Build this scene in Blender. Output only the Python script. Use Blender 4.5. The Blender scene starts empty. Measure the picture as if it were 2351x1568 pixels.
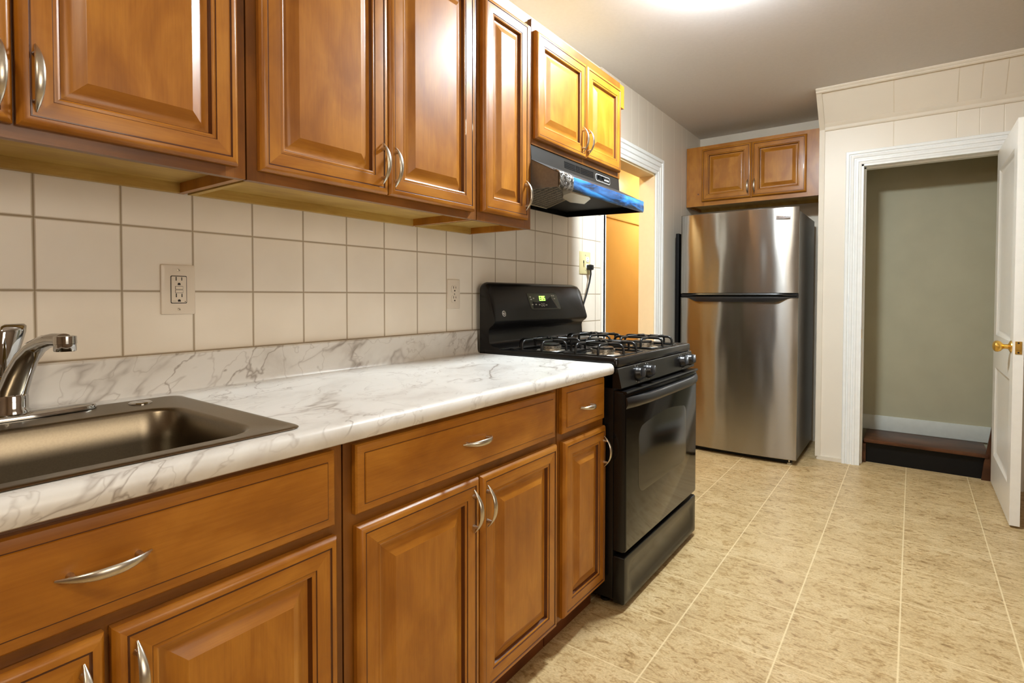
import bpy, bmesh, math, random
from mathutils import Vector, Matrix
random.seed(4)
scene = bpy.context.scene
COL = scene.collection
PI = math.pi

# ------------------------------------------------------------------ camera
W, H = 2351, 1568
F, CX, CY = 1239.1, 1209.1, 708.5
YAW, PITCH, ROLL = 0.6212, -0.0238, 0.0019
cam = bpy.data.cameras.new('camera')
cam_o = bpy.data.objects.new('camera', cam)
COL.objects.link(cam_o)
fwd = Vector((-math.sin(YAW) * math.cos(PITCH), math.cos(YAW) * math.cos(PITCH), math.sin(PITCH)))
r0 = Vector((math.cos(YAW), math.sin(YAW), 0)); u0 = r0.cross(fwd)
rt = r0 * math.cos(ROLL) + u0 * math.sin(ROLL); up = -r0 * math.sin(ROLL) + u0 * math.cos(ROLL)
m = Matrix((rt, up, -fwd)).transposed().to_4x4()
m.translation = Vector((1.487, -0.3179, 1.1039))
cam_o.matrix_world = m
cam.sensor_width = 36.0; cam.sensor_fit = 'HORIZONTAL'
cam.lens = F / W * 36.0
cam.shift_x = (W / 2 - CX) / W
cam.shift_y = (CY - H / 2) / W
cam.clip_start = 0.02
scene.camera = cam_o

# ------------------------------------------------------------------ world, exposure
scene.view_settings.view_transform = 'Standard'
scene.view_settings.look = 'None'
scene.view_settings.gamma = 1.0
scene.view_settings.use_curve_mapping = False
scene.view_settings.exposure = 0.25
world = bpy.data.worlds.new('world'); scene.world = world
world.use_nodes = True
bg = world.node_tree.nodes['Background']
bg.inputs[0].default_value = (1.0, 0.86, 0.66, 1); bg.inputs[1].default_value = 0.10

# strength of the emitting glass of each lamp (set on the lamp's own material below)
LAMP_FRONT = ((0.86, 0.95, 1.0), 300.0)     # ceiling lamp just above the top edge of the photo
LAMP_REAR = ((1.0, 0.88, 0.70), 78.0)      # second, warmer ceiling lamp behind the camera
LAMP_HALL = ((1.0, 0.74, 0.36), 78.0)  # warm lamp in the room behind the doorway
FILL_HALL_END = ((1.0, 0.95, 0.82), 112.0)  # added hidden lamp that brightens the far orange wall
FILL_PANEL = ((1.0, 0.88, 0.72), 4.4)          # added unseen fill light, shaped as a window in the right wall      


# ------------------------------------------------------------------ materials
def new_mat(name):
    mt = bpy.data.materials.new(name); mt.use_nodes = True
    nt = mt.node_tree
    return mt, nt, nt.nodes['Principled BSDF']


def srgb(r, g, b):
    f = lambda c: c / 12.92 if c <= 0.04045 else ((c + 0.055) / 1.055) ** 2.4
    return (f(r / 255), f(g / 255), f(b / 255), 1)


def nd(nt, typ, **kw):
    n = nt.nodes.new(typ)
    for k, v in kw.items():
        if k == 'inp':
            for i, val in v.items():
                n.inputs[i].default_value = val
        else:
            setattr(n, k, v)
    return n


def ramp(nt, stops, fac):
    r = nt.nodes.new('ShaderNodeValToRGB')
    el = r.color_ramp.elements
    el[0].position, el[0].color = stops[0]
    el[1].position, el[1].color = stops[-1]
    for p, c in stops[1:-1]:
        e = el.new(p); e.color = c
    nt.links.new(fac, r.inputs[0])
    return r


def mixc(nt, fac, a, b, mode='MIX'):
    n = nt.nodes.new('ShaderNodeMix'); n.data_type = 'RGBA'; n.blend_type = mode
    for idx, val in ((0, fac), (6, a), (7, b)):
        if hasattr(val, 'is_linked') or hasattr(val, 'links'):
            nt.links.new(val, n.inputs[idx])
        else:
            n.inputs[idx].default_value = val
    return n.outputs[2]


def math_n(nt, op, a, b=None):
    n = nt.nodes.new('ShaderNodeMath'); n.operation = op
    for i, v in enumerate((a, b)):
        if v is None: continue
        if hasattr(v, 'links'): nt.links.new(v, n.inputs[i])
        else: n.inputs[i].default_value = v
    return n.outputs[0]


def bump(nt, bsdf, height, strength, dist=0.002):
    b = nt.nodes.new('ShaderNodeBump')
    b.inputs['Strength'].default_value = strength; b.inputs['Distance'].default_value = dist
    nt.links.new(height, b.inputs['Height']); nt.links.new(b.outputs[0], bsdf.inputs['Normal'])


def plain(name, col, rough=0.5, metal=0.0, spec=0.5, coat=0.0, noise=0.0, nscale=30.0, bumpk=0.0):
    mt, nt, b = new_mat(name)
    b.inputs['Base Color'].default_value = col
    b.inputs['Roughness'].default_value = rough
    b.inputs['Metallic'].default_value = metal
    b.inputs['Specular IOR Level'].default_value = spec
    b.inputs['Coat Weight'].default_value = coat
    if noise or bumpk:
        tc = nd(nt, 'ShaderNodeTexCoord')
        n = nd(nt, 'ShaderNodeTexNoise', inp={'Scale': nscale, 'Detail': 4.0})
        nt.links.new(tc.outputs['Object'], n.inputs['Vector'])
        if noise:
            lo = tuple(c * (1 - noise) for c in col[:3]) + (1,)
            hi = tuple(min(1, c * (1 + noise)) for c in col[:3]) + (1,)
            r = ramp(nt, [(0.3, lo), (0.7, hi)], n.outputs[0])
            nt.links.new(r.outputs[0], b.inputs['Base Color'])
        if bumpk:
            bump(nt, b, n.outputs[0], bumpk)
    return mt


def wood(name, axis, light, mid, dark, rough=0.40, coat=0.42):
    """maple with grain running along axis"""
    mt, nt, b = new_mat(name)
    tc = nd(nt, 'ShaderNodeTexCoord'); oi = nd(nt, 'ShaderNodeObjectInfo')
    off = nd(nt, 'ShaderNodeVectorMath', operation='SCALE'); off.inputs[0].default_value = (7.1, 13.3, 5.7)
    nt.links.new(oi.outputs['Random'], off.inputs['Scale'])
    add = nd(nt, 'ShaderNodeVectorMath', operation='ADD')
    nt.links.new(tc.outputs['Object'], add.inputs[0]); nt.links.new(off.outputs[0], add.inputs[1])
    def layer(s_across, s_along, detail, dist=0.0):
        mp = nd(nt, 'ShaderNodeMapping')
        sc = [s_across] * 3; sc['xyz'.index(axis)] = s_along
        mp.inputs['Scale'].default_value = sc
        nt.links.new(add.outputs[0], mp.inputs['Vector'])
        n = nd(nt, 'ShaderNodeTexNoise', inp={'Scale': 1.0, 'Detail': detail, 'Distortion': dist})
        nt.links.new(mp.outputs[0], n.inputs['Vector'])
        return n.outputs[0]
    blotch = layer(11, 5.0, 4, 0.6)
    grain = layer(55, 3.2, 5, 0.5)
    fine = layer(330, 16, 3)
    c1 = ramp(nt, [(0.28, dark), (0.48, mid), (0.70, light)], blotch)
    c2 = ramp(nt, [(0.30, (0.80, 0.74, 0.68, 1)), (0.55, (1, 1, 1, 1))], grain)
    c3 = ramp(nt, [(0.30, (0.84, 0.80, 0.76, 1)), (0.6, (1.0, 1.0, 1.0, 1))], fine)
    x = mixc(nt, 0.45, c1.outputs[0], c2.outputs[0], 'MULTIPLY')
    x = mixc(nt, 0.6, x, c3.outputs[0], 'MULTIPLY')
    nt.links.new(x, b.inputs['Base Color'])
    b.inputs['Roughness'].default_value = rough
    b.inputs['Specular IOR Level'].default_value = 0.3
    b.inputs['Coat Weight'].default_value = coat
    b.inputs['Coat Roughness'].default_value = 0.27
    bump(nt, b, fine, 0.05, 0.001)
    return mt


WL, WM, WD = srgb(186, 124, 38), srgb(166, 104, 22), srgb(148, 89, 14)
M = {}
M['wood_v'] = wood('maple_vertical', 'z', WL, WM, WD)
M['wood_y'] = wood('maple_along_y', 'y', WL, WM, WD)
M['wood_x'] = wood('maple_along_x', 'x', WL, WM, WD)
FL, FM, FD = srgb(142, 88, 26), srgb(122, 73, 17), srgb(98, 57, 11)  # darker frame stain; shade beside the thick doors is put in too
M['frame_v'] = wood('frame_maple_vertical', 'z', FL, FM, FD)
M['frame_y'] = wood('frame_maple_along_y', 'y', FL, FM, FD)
M['glaze'] = plain('dark_glaze', srgb(84, 42, 12), 0.35, coat=0.2)
M['raw'] = wood('unfinished_maple', 'y', srgb(203, 170, 92), srgb(190, 154, 78), srgb(170, 134, 62), 0.5, 0.0)
M['toe'] = wood('toe_board', 'y', srgb(120, 66, 28), srgb(100, 52, 20), srgb(76, 38, 14), 0.45, 0.0)
M['stair'] = wood('stair_wood', 'x', srgb(92, 56, 32), srgb(74, 43, 24), srgb(50, 28, 15), 0.4, 0.1)
M['stairbase'] = plain('stair_baseboard_paint', srgb(196, 198, 190), 0.4, noise=0.03)
M['jamb'] = plain('jamb_cream_paint', srgb(236, 216, 176), 0.4, noise=0.02)  # warm light from the hall is put into the jamb colour
M['backroom'] = plain('tan_paint', srgb(128, 104, 80), 0.6, noise=0.03, nscale=6)
M['hoodblack'] = plain('hood_underside_black', srgb(6, 6, 6), 0.6, 0.0, 0.12)
M['hoodfront'] = plain('hood_front_black', srgb(36, 33, 30), 0.4, noise=0.15, nscale=300)
M['nickel'] = plain('brushed_nickel', srgb(205, 198, 184), 0.3, 1.0, noise=0.06, nscale=200)
M['chrome'] = plain('chrome', srgb(188, 187, 185), 0.06, 1.0)
M['brass'] = plain('brass', srgb(226, 184, 92), 0.3, 0.9)
M['black'] = plain('black_enamel', srgb(17, 16, 16), 0.27, 0.0, 0.33, 0.06, noise=0.25, nscale=260, bumpk=0.04)
M['blackp'] = plain('black_plastic', srgb(24, 24, 25), 0.32)
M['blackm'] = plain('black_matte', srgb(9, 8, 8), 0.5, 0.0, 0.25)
M['glass'] = plain('oven_glass', srgb(8, 8, 8), 0.11, 0.0, 0.2)
M['window'] = plain('oven_window', srgb(28, 27, 21), 0.14, 0.0, 0.5)
M['iron'] = plain('cast_iron', srgb(16, 16, 16), 0.35, 0.0, 0.5, noise=0.3, nscale=120)
M['alu'] = plain('burner_aluminium', srgb(190, 182, 168), 0.4, 1.0)
M['cap'] = plain('burner_cap', srgb(52, 50, 48), 0.28, 0.3)
M['white'] = plain('white_paint', srgb(238, 239, 236), 0.35, noise=0.02)
M['doorw'] = plain('white_door_paint', srgb(236, 232, 222), 0.3, noise=0.02)
M['cream'] = plain('cream_paint', srgb(226, 215, 196), 0.5, noise=0.03, nscale=8)
M['ceil'] = plain('ceiling_paint', srgb(218, 214, 212), 0.7, noise=0.02, nscale=60, bumpk=0.15)
M['orange'] = plain('orange_paint', srgb(224, 190, 116), 0.28, noise=0.04, nscale=3)
M['hallw'] = plain('stair_wall_paint', srgb(166, 160, 134), 0.6, noise=0.04, nscale=5)
M['plate'] = plain('white_plastic', srgb(226, 214, 196), 0.35)
M['ivory'] = plain('ivory_plastic', srgb(214, 202, 150), 0.4)
M['slot'] = plain('slot_dark', srgb(26, 18, 12), 0.6)
M['screw'] = plain('screw_metal', srgb(200, 190, 172), 0.35, 0.6)
M['sidegrey'] = plain('fridge_side_grey', srgb(84, 80, 76), 0.42, 0.2, noise=0.1, nscale=400, bumpk=0.1)
M['mark'] = plain('white_print', srgb(200, 198, 192), 0.5)
M['badge'] = plain('badge_silver', srgb(225, 225, 228), 0.25, 0.8)
M['badgetext'] = plain('badge_print', srgb(70, 72, 78), 0.4)
M['hoodgrey'] = plain('hood_side_film', srgb(102, 99, 95), 0.34, 0.2, noise=0.1, nscale=90)
M['lens'] = plain('lamp_lens_plastic', srgb(176, 168, 150), 0.25)
M['floorhall'] = plain('hall_floor', srgb(190, 150, 100), 0.4)
M['red'] = plain('red_dot', srgb(70, 18, 14), 0.4)
M['lcd'] = plain('display_glass', srgb(78, 82, 70), 0.2)


def emit(name, col, strength, base=(0.9, 0.9, 0.9, 1)):
    mt, nt, b = new_mat(name)
    b.inputs['Base Color'].default_value = base
    b.inputs['Emission Color'].default_value = tuple(col) + (1,)
    b.inputs['Emission Strength'].default_value = strength
    return mt


M['digit'] = emit('green_digits', (0.25, 1.0, 0.04), 3.0)
M['lamp_front'] = emit('lamp_glass_front', *LAMP_FRONT)
M['lamp_rear'] = emit('lamp_glass_rear', *LAMP_REAR)
M['lamp_hall_end'] = emit('lamp_glass_hall_end', *FILL_HALL_END)
M['window_light'] = emit('window_daylight', *FILL_PANEL)
M['lamp_hall'] = emit('lamp_glass_hall', *LAMP_HALL)


def mat_tile():
    mt, nt, b = new_mat('wall_tile')
    g = nd(nt, 'ShaderNodeNewGeometry'); s = nd(nt, 'ShaderNodeSeparateXYZ')
    nt.links.new(g.outputs['Position'], s.inputs[0])
    def line(sock, off, half):
        a = math_n(nt, 'ADD', sock, 20 * 0.1524 - off)
        a = math_n(nt, 'MODULO', a, 0.1524)
        a = math_n(nt, 'SUBTRACT', a, 0.0762)
        a = math_n(nt, 'ABSOLUTE', a)
        a = math_n(nt, 'SUBTRACT', 0.0762, a)       # distance to nearest grout line
        return a
    d = math_n(nt, 'MINIMUM', line(s.outputs[1], 0.0, 0), line(s.outputs[2], 1.1133, 0))
    r = ramp(nt, [(0.0, (0, 0, 0, 1)), (0.0014, (0, 0, 0, 1)), (0.0032, (1, 1, 1, 1))], d)
    n = nd(nt, 'ShaderNodeTexNoise', inp={'Scale': 5.0, 'Detail': 3.0})
    nt.links.new(g.outputs['Position'], n.inputs['Vector'])
    tile = ramp(nt, [(0.3, srgb(232, 222, 206)), (0.7, srgb(240, 231, 216))], n.outputs[0])
    x = mixc(nt, r.outputs[0], srgb(150, 130, 98), tile.outputs[0])
    nt.links.new(x, b.inputs['Base Color'])
    rr = ramp(nt, [(0.0, (0.7, 0.7, 0.7, 1)), (1.0, (0.32, 0.32, 0.32, 1))], r.outputs[0])
    nt.links.new(rr.outputs[0], b.inputs['Roughness'])
    bump(nt, b, r.outputs[0], 0.6, 0.0015)
    return mt


def mat_floor():
    mt, nt, b = new_mat('vinyl_floor_tile')
    g = nd(nt, 'ShaderNodeNewGeometry'); s = nd(nt, 'ShaderNodeSeparateXYZ')
    nt.links.new(g.outputs['Position'], s.inputs[0])
    def line(sock, off, p):
        a = math_n(nt, 'ADD', sock, 30 * p - off)
        a = math_n(nt, 'MODULO', a, p)
        a = math_n(nt, 'SUBTRACT', a, p / 2)
        a = math_n(nt, 'ABSOLUTE', a)
        return math_n(nt, 'SUBTRACT', p / 2, a)
    dx = line(s.outputs[0], 0.5532, 0.3048); dy = line(s.outputs[1], 3.251, 0.30355)
    rx = ramp(nt, [(0.0, (1, 1, 1, 1)), (0.0018, (1, 1, 1, 1)), (0.0034, (0, 0, 0, 1))], dx)
    ry = ramp(nt, [(0.0, (0.75, 0.75, 0.75, 1)), (0.0013, (0.75, 0.75, 0.75, 1)), (0.0030, (0, 0, 0, 1))], dy)
    gl = math_n(nt, 'MAXIMUM', rx.outputs[0], ry.outputs[0])
    def nz(scale, vec, detail, dist=0.0):
        mp = nd(nt, 'ShaderNodeMapping'); mp.inputs['Scale'].default_value = vec
        mp.inputs['Rotation'].default_value = (0, 0, 0.12)
        nt.links.new(g.outputs['Position'], mp.inputs['Vector'])
        n = nd(nt, 'ShaderNodeTexNoise', inp={'Scale': scale, 'Detail': detail, 'Roughness': 0.65, 'Distortion': dist})
        nt.links.new(mp.outputs[0], n.inputs['Vector'])
        return n.outputs[0]
    n1 = nz(6.0, (1, 1.6, 1), 5, 0.4)
    n2 = nz(30.0, (0.8, 1.7, 1), 8, 1.2)
    n3 = nz(130.0, (1, 1.5, 1), 3)
    c = ramp(nt, [(0.30, srgb(184, 157, 112)), (0.52, srgb(203, 177, 131)), (0.72, srgb(212, 189, 146))], n1)
    v = ramp(nt, [(0.30, srgb(140, 112, 74)), (0.42, srgb(216, 202, 176)), (0.5, (1, 1, 1, 1))], n2)
    f = ramp(nt, [(0.35, srgb(205, 198, 186)), (0.6, (1, 1, 1, 1))], n3)
    x = mixc(nt, 0.75, c.outputs[0], v.outputs[0], 'MULTIPLY')
    x = mixc(nt, 0.6, x, f.outputs[0], 'MULTIPLY')
    x = mixc(nt, gl, x, srgb(226, 205, 160))
    nt.links.new(x, b.inputs['Base Color'])
    b.inputs['Roughness'].default_value = 0.36
    b.inputs['Specular IOR Level'].default_value = 0.4
    inv = math_n(nt, 'SUBTRACT', 1.0, gl)
    bump(nt, b, inv, 0.15, 0.001)
    return mt


def mat_marble():
    mt, nt, b = new_mat('marble_laminate')
    g = nd(nt, 'ShaderNodeTexCoord')
    d1 = Vector((-0.42, 0.72, 0.55)).normalized()          # veins run along d1
    d2 = d1.cross(Vector((0.3, 0.2, 1))).normalized(); d3 = d1.cross(d2)
    def dot(d):
        n = nd(nt, 'ShaderNodeVectorMath', operation='DOT_PRODUCT'); n.inputs[1].default_value = d
        nt.links.new(g.outputs['Object'], n.inputs[0]); return n.outputs['Value']
    cm = nd(nt, 'ShaderNodeCombineXYZ')
    for k, d in enumerate((d1, d2, d3)): nt.links.new(dot(d), cm.inputs[k])
    def nz(scale, vec, detail, dist, off, rough=0.6):
        mp = nd(nt, 'ShaderNodeMapping'); mp.inputs['Scale'].default_value = vec; mp.inputs['Location'].default_value = off
        nt.links.new(cm.outputs[0], mp.inputs['Vector'])
        n = nd(nt, 'ShaderNodeTexNoise', inp={'Scale': scale, 'Detail': detail, 'Roughness': rough, 'Distortion': dist})
        nt.links.new(mp.outputs[0], n.inputs['Vector'])
        return n.outputs[0]
    def vein(scale, vec, wd, off, dist, detail, rough=0.55):
        a = math_n(nt, 'ABSOLUTE', math_n(nt, 'SUBTRACT', nz(scale, vec, detail, dist, off, rough), 0.5))
        return ramp(nt, [(0.0, (1, 1, 1, 1)), (wd * 0.3, (0.6, 0.6, 0.6, 1)), (wd, (0, 0, 0, 1))], a).outputs[0]
    v1 = vein(2.2, (0.7, 2.4, 2.4), 0.020, (3.3, 0.2, 0.4), 0.25, 4, 0.48)
    v2 = vein(5.0, (0.5, 2.0, 2.0), 0.016, (4.1, 2.7, 1.4), 0.35, 4, 0.5)
    v3 = vein(3.5, (0.9, 1.6, 1.6), 0.008, (7.7, 1.7, 5.4), 0.5, 4)
    m1 = ramp(nt, [(0.47, (0, 0, 0, 1)), (0.62, (1, 1, 1, 1))], nz(3.0, (1, 1, 1), 3, 0.3, (9, 3, 2))).outputs[0]
    m2 = ramp(nt, [(0.45, (0, 0, 0, 1)), (0.60, (1, 1, 1, 1))], nz(3.6, (1, 1, 1), 3, 0.3, (1, 8, 5))).outputs[0]
    haze = ramp(nt, [(0.0, (1, 1, 1, 1)), (0.055, (0, 0, 0, 1))], math_n(nt, 'ABSOLUTE', math_n(nt, 'SUBTRACT', nz(2.2, (0.7, 2.4, 2.4), 4, 0.25, (3.3, 0.2, 0.4), 0.48), 0.5))).outputs[0]
    base = ramp(nt, [(0.34, srgb(204, 199, 192)), (0.50, srgb(220, 217, 211)), (0.7, srgb(225, 222, 217))], nz(4.0, (0.8, 1.3, 1.3), 6, 0.6, (2, 2, 2)))
    x = mixc(nt, math_n(nt, 'MULTIPLY', math_n(nt, 'MULTIPLY', haze, m1), 0.30), base.outputs[0], srgb(176, 164, 152))
    x = mixc(nt, math_n(nt, 'MULTIPLY', math_n(nt, 'MULTIPLY', v1, m1), 0.85), x, srgb(124, 110, 98))
    x = mixc(nt, math_n(nt, 'MULTIPLY', math_n(nt, 'MULTIPLY', v2, m2), 0.75), x, srgb(134, 120, 108))
    x = mixc(nt, math_n(nt, 'MULTIPLY', v3, 0.35), x, srgb(150, 138, 126))
    nt.links.new(x, b.inputs['Base Color'])
    b.inputs['Roughness'].default_value = 0.3
    b.inputs['Specular IOR Level'].default_value = 0.45
    return mt


def mat_steel(name, col, axis, rough, aniso, wav=0.0):
    """brushed stainless: fine lines along axis, blurred across them"""
    mt, nt, b = new_mat(name)
    tc = nd(nt, 'ShaderNodeTexCoord'); mp = nd(nt, 'ShaderNodeMapping')
    sc = [700.0] * 3; sc['xyz'.index(axis)] = 6.0
    mp.inputs['Scale'].default_value = sc
    nt.links.new(tc.outputs['Object'], mp.inputs['Vector'])
    n = nd(nt, 'ShaderNodeTexNoise', inp={'Scale': 1.0, 'Detail': 2.0})
    nt.links.new(mp.outputs[0], n.inputs['Vector'])
    lo = tuple(c * 0.9 for c in col[:3]) + (1,)
    r = ramp(nt, [(0.3, lo), (0.7, col)], n.outputs[0])
    nt.links.new(r.outputs[0], b.inputs['Base Color'])
    b.inputs['Metallic'].default_value = 1.0
    b.inputs['Roughness'].default_value = rough
    b.inputs['Anisotropic'].default_value = aniso
    t = nd(nt, 'ShaderNodeTangent', direction_type='RADIAL', axis='Z')
    b.inputs['Anisotropic Rotation'].default_value = 0.25
    nt.links.new(t.outputs[0], b.inputs['Tangent'])
    if wav:
        mp2 = nd(nt, 'ShaderNodeMapping'); mp2.inputs['Scale'].default_value = (7.0, 1.0, 1.6)
        nt.links.new(tc.outputs['Object'], mp2.inputs['Vector'])
        n2 = nd(nt, 'ShaderNodeTexNoise', inp={'Scale': 1.0, 'Detail': 1.0})
        nt.links.new(mp2.outputs[0], n2.inputs['Vector'])
        bump(nt, b, n2.outputs[0], wav, 0.02)
    return mt


def mat_panelled(name, axis, lines, half, col, linecol):
    """painted sheet panelling with grooves at the given positions"""
    mt, nt, b = new_mat(name)
    g = nd(nt, 'ShaderNodeNewGeometry'); s = nd(nt, 'ShaderNodeSeparateXYZ')
    nt.links.new(g.outputs['Position'], s.inputs[0])
    p = s.outputs['xyz'.index(axis)]
    acc = None
    for l in lines:
        d = math_n(nt, 'ABSOLUTE', math_n(nt, 'SUBTRACT', p, l))
        acc = d if acc is None else math_n(nt, 'MINIMUM', acc, d)
    r = ramp(nt, [(0.0, (1, 1, 1, 1)), (half * 0.5, (1, 1, 1, 1)), (half, (0, 0, 0, 1))], acc)
    n = nd(nt, 'ShaderNodeTexNoise', inp={'Scale': 3.0, 'Detail': 3.0})
    nt.links.new(g.outputs['Position'], n.inputs['Vector'])
    lo = tuple(c * 0.96 for c in col[:3]) + (1,)
    cc = ramp(nt, [(0.3, lo), (0.7, col)], n.outputs[0])
    x = mixc(nt, r.outputs[0], cc.outputs[0], linecol)
    nt.links.new(x, b.inputs['Base Color'])
    b.inputs['Roughness'].default_value = 0.42
    inv = math_n(nt, 'SUBTRACT', 1.0, r.outputs[0])
    bump(nt, b, inv, 0.5, 0.002)
    return mt


def mat_mesh_filter():
    mt, nt, b = new_mat('filter_mesh')
    tc = nd(nt, 'ShaderNodeTexCoord')
    def wv(rot):
        mp = nd(nt, 'ShaderNodeMapping'); mp.inputs['Rotation'].default_value = (0, 0, rot)
        nt.links.new(tc.outputs['Object'], mp.inputs['Vector'])
        w = nd(nt, 'ShaderNodeTexWave', inp={'Scale': 14.0, 'Distortion': 2.0, 'Detail': 1.0, 'Detail Scale': 2.0})
        nt.links.new(mp.outputs[0], w.inputs['Vector'])
        return w.outputs['Fac']
    h = math_n(nt, 'MULTIPLY', wv(0.5), wv(-1.0))
    r = ramp(nt, [(0.08, srgb(8, 7, 6)), (0.45, srgb(150, 140, 120))], h)
    nt.links.new(r.outputs[0], b.inputs['Base Color'])
    b.inputs['Metallic'].default_value = 0.7; b.inputs['Roughness'].default_value = 0.4
    bump(nt, b, h, 0.8, 0.004)
    return mt


def mat_blue_film():
    mt, nt, b = new_mat('blue_protective_film')
    tc = nd(nt, 'ShaderNodeTexCoord'); mp = nd(nt, 'ShaderNodeMapping')
    mp.inputs['Scale'].default_value = (1, 4.5, 26.0)
    nt.links.new(tc.outputs['Object'], mp.inputs['Vector'])
    n = nd(nt, 'ShaderNodeTexNoise', inp={'Scale': 1.0, 'Detail': 4.0, 'Distortion': 0.8})
    nt.links.new(mp.outputs[0], n.inputs['Vector'])
    r = ramp(nt, [(0.40, srgb(22, 34, 54)), (0.53, srgb(30, 82, 138)), (0.68, srgb(54, 138, 214))], n.outputs[0])
    nt.links.new(r.outputs[0], b.inputs['Base Color'])
    b.inputs['Roughness'].default_value = 0.18; b.inputs['Coat Weight'].default_value = 0.6
    bump(nt, b, n.outputs[0], 0.35, 0.004)
    return mt


def mat_clear_film():
    mt, nt, b = new_mat('wrinkled_clear_film')
    tc = nd(nt, 'ShaderNodeTexCoord')
    n = nd(nt, 'ShaderNodeTexNoise', inp={'Scale': 42.0, 'Detail': 3.0, 'Distortion': 2.0})
    nt.links.new(tc.outputs['Object'], n.inputs['Vector'])
    r = ramp(nt, [(0.40, srgb(70, 66, 62)), (0.6, srgb(150, 146, 140))], n.outputs[0])
    nt.links.new(r.outputs[0], b.inputs['Base Color'])
    b.inputs['Metallic'].default_value = 0.5; b.inputs['Roughness'].default_value = 0.14
    bump(nt, b, n.outputs[0], 0.9, 0.01)
    return mt


M['tile'] = mat_tile(); M['floor'] = mat_floor(); M['marble'] = mat_marble()
M['fridge'] = mat_steel('stainless_door', srgb(172, 168, 162), 'x', 0.23, 0.95, 0.3)
M['sink'] = plain('sink_steel', srgb(126, 115, 97), 0.29, 1.0, noise=0.06, nscale=300)
M['wallpanel'] = mat_panelled('grooved_wall_panel', 'y', [2.914, 3.022, 3.172, 3.277, 3.437, 3.672, 3.841, 3.95, 2.75, 2.62],
                              0.0035, srgb(214, 202, 184), srgb(240, 232, 216))
M['backpanel'] = mat_panelled('cream_wall_panel', 'x', [1.373, 1.684, 1.789, 1.897, 2.0, 2.2],
                              0.0020, srgb(236, 226, 209), srgb(222, 209, 184))
M['filter'] = mat_mesh_filter(); M['film'] = mat_blue_film(); M['clear'] = mat_clear_film()


# ------------------------------------------------------------------ mesh builder
class MB:
    def __init__(s):
        s.v = []; s.f = []; s.mi = []; s.mats = []

    def mid(s, name):
        if name not in s.mats: s.mats.append(name)
        return s.mats.index(name)

    def face(s, idx, mat):
        s.f.append(list(idx)); s.mi.append(s.mid(mat))

    def add(s, pts):
        n = len(s.v); s.v += [tuple(p) for p in pts]; return list(range(n, n + len(pts)))

    def box(s, x0, x1, y0, y1, z0, z1, mat):
        a = s.add([(x, y, z) for x in (x0, x1) for y in (y0, y1) for z in (z0, z1)])
        for q in ((0, 1, 3, 2), (4, 6, 7, 5), (0, 4, 5, 1), (2, 3, 7, 6), (0, 2, 6, 4), (1, 5, 7, 3)):
            s.face([a[i] for i in q], mat)
        return s

    def loft(s, loops, mat, cap0=True, cap1=True, closed=True):
        """loops: list of equal length point lists; mat name or list per band"""
        ids = [s.add(l) for l in loops]
        n = len(loops[0])
        for k in range(len(ids) - 1):
            mm = mat if isinstance(mat, str) else mat[k]
            for i in range(n if closed else n - 1):
                j = (i + 1) % n
                s.face((ids[k][i], ids[k][j], ids[k + 1][j], ids[k + 1][i]), mm)
        m0 = mat if isinstance(mat, str) else mat[0]; m1 = mat if isinstance(mat, str) else mat[-1]
        if cap0: s.face(ids[0][::-1], m0)
        if cap1: s.face(ids[-1], m1)
        return s

    def prism(s, poly, fn, t0, t1, mat):
        """extrude a 2-D polygon between t0 and t1; fn(a,b,t)->xyz"""
        return s.loft([[fn(a, b, t) for a, b in poly] for t in (t0, t1)], mat)

    def tube(s, path, rad, mat, n=10, caps=True, flat=1.0):
        P = [Vector(p) for p in path]
        loops = []; ref = None
        for i, p in enumerate(P):
            d = (P[min(i + 1, len(P) - 1)] - P[max(i - 1, 0)]).normalized()
            if ref is None:
                ref = Vector((0, 0, 1)) if abs(d.z) < 0.9 else Vector((1, 0, 0))
            a = (ref - d * ref.dot(d)).normalized(); ref = a
            b = d.cross(a)
            r = rad[i] if isinstance(rad, (list, tuple)) else rad
            loops.append([p + a * (math.cos(t) * r * flat) + b * (math.sin(t) * r)
                          for t in [2 * PI * k / n for k in range(n)]])
        return s.loft(loops, mat, caps, caps)

    def lathe(s, prof, c, ax, mat, n=24, cap0=True, cap1=True):
        """prof: (radius, along) pairs, axis ax through c"""
        ax = Vector(ax).normalized()
        ref = Vector((0, 0, 1)) if abs(ax.z) < 0.9 else Vector((1, 0, 0))
        a = (ref - ax * ref.dot(ax)).normalized(); b = ax.cross(a); c = Vector(c)
        loops = [[c + ax * h + a * (math.cos(t) * r) + b * (math.sin(t) * r)
                  for t in [2 * PI * k / n for k in range(n)]] for r, h in prof]
        return s.loft(loops, mat, cap0, cap1)

    def build(s, name, parent=None, loc=(0, 0, 0), bevel=0.0, smooth=35.0, root=None):
        """verts are world coordinates; loc is the world origin of the (root) thing"""
        o = Vector(loc) if root is None else Vector(root.location)
        me = bpy.data.meshes.new(name)
        bm = bmesh.new()
        vs = [bm.verts.new(Vector(p) - o) for p in s.v]
        for idx, mi in zip(s.f, s.mi):
            try:
                f = bm.faces.new([vs[i] for i in idx]); f.material_index = mi
            except ValueError:
                pass
        bmesh.ops.recalc_face_normals(bm, faces=bm.faces)
        if bevel:
            es = [e for e in bm.edges if len(e.link_faces) == 2 and e.calc_face_angle(0) > math.radians(40)]
            bmesh.ops.bevel(bm, geom=es, offset=bevel, segments=2, affect='EDGES', profile=0.6)
        bm.to_mesh(me); bm.free()
        for n in s.mats: me.materials.append(M[n])
        if smooth:
            for p in me.polygons: p.use_smooth = True
            me.set_sharp_from_angle(angle=math.radians(smooth))
        ob = bpy.data.objects.new(name, me); COL.objects.link(ob)
        if parent is not None: ob.parent = parent
        else: ob.location = o
        return ob


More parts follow.
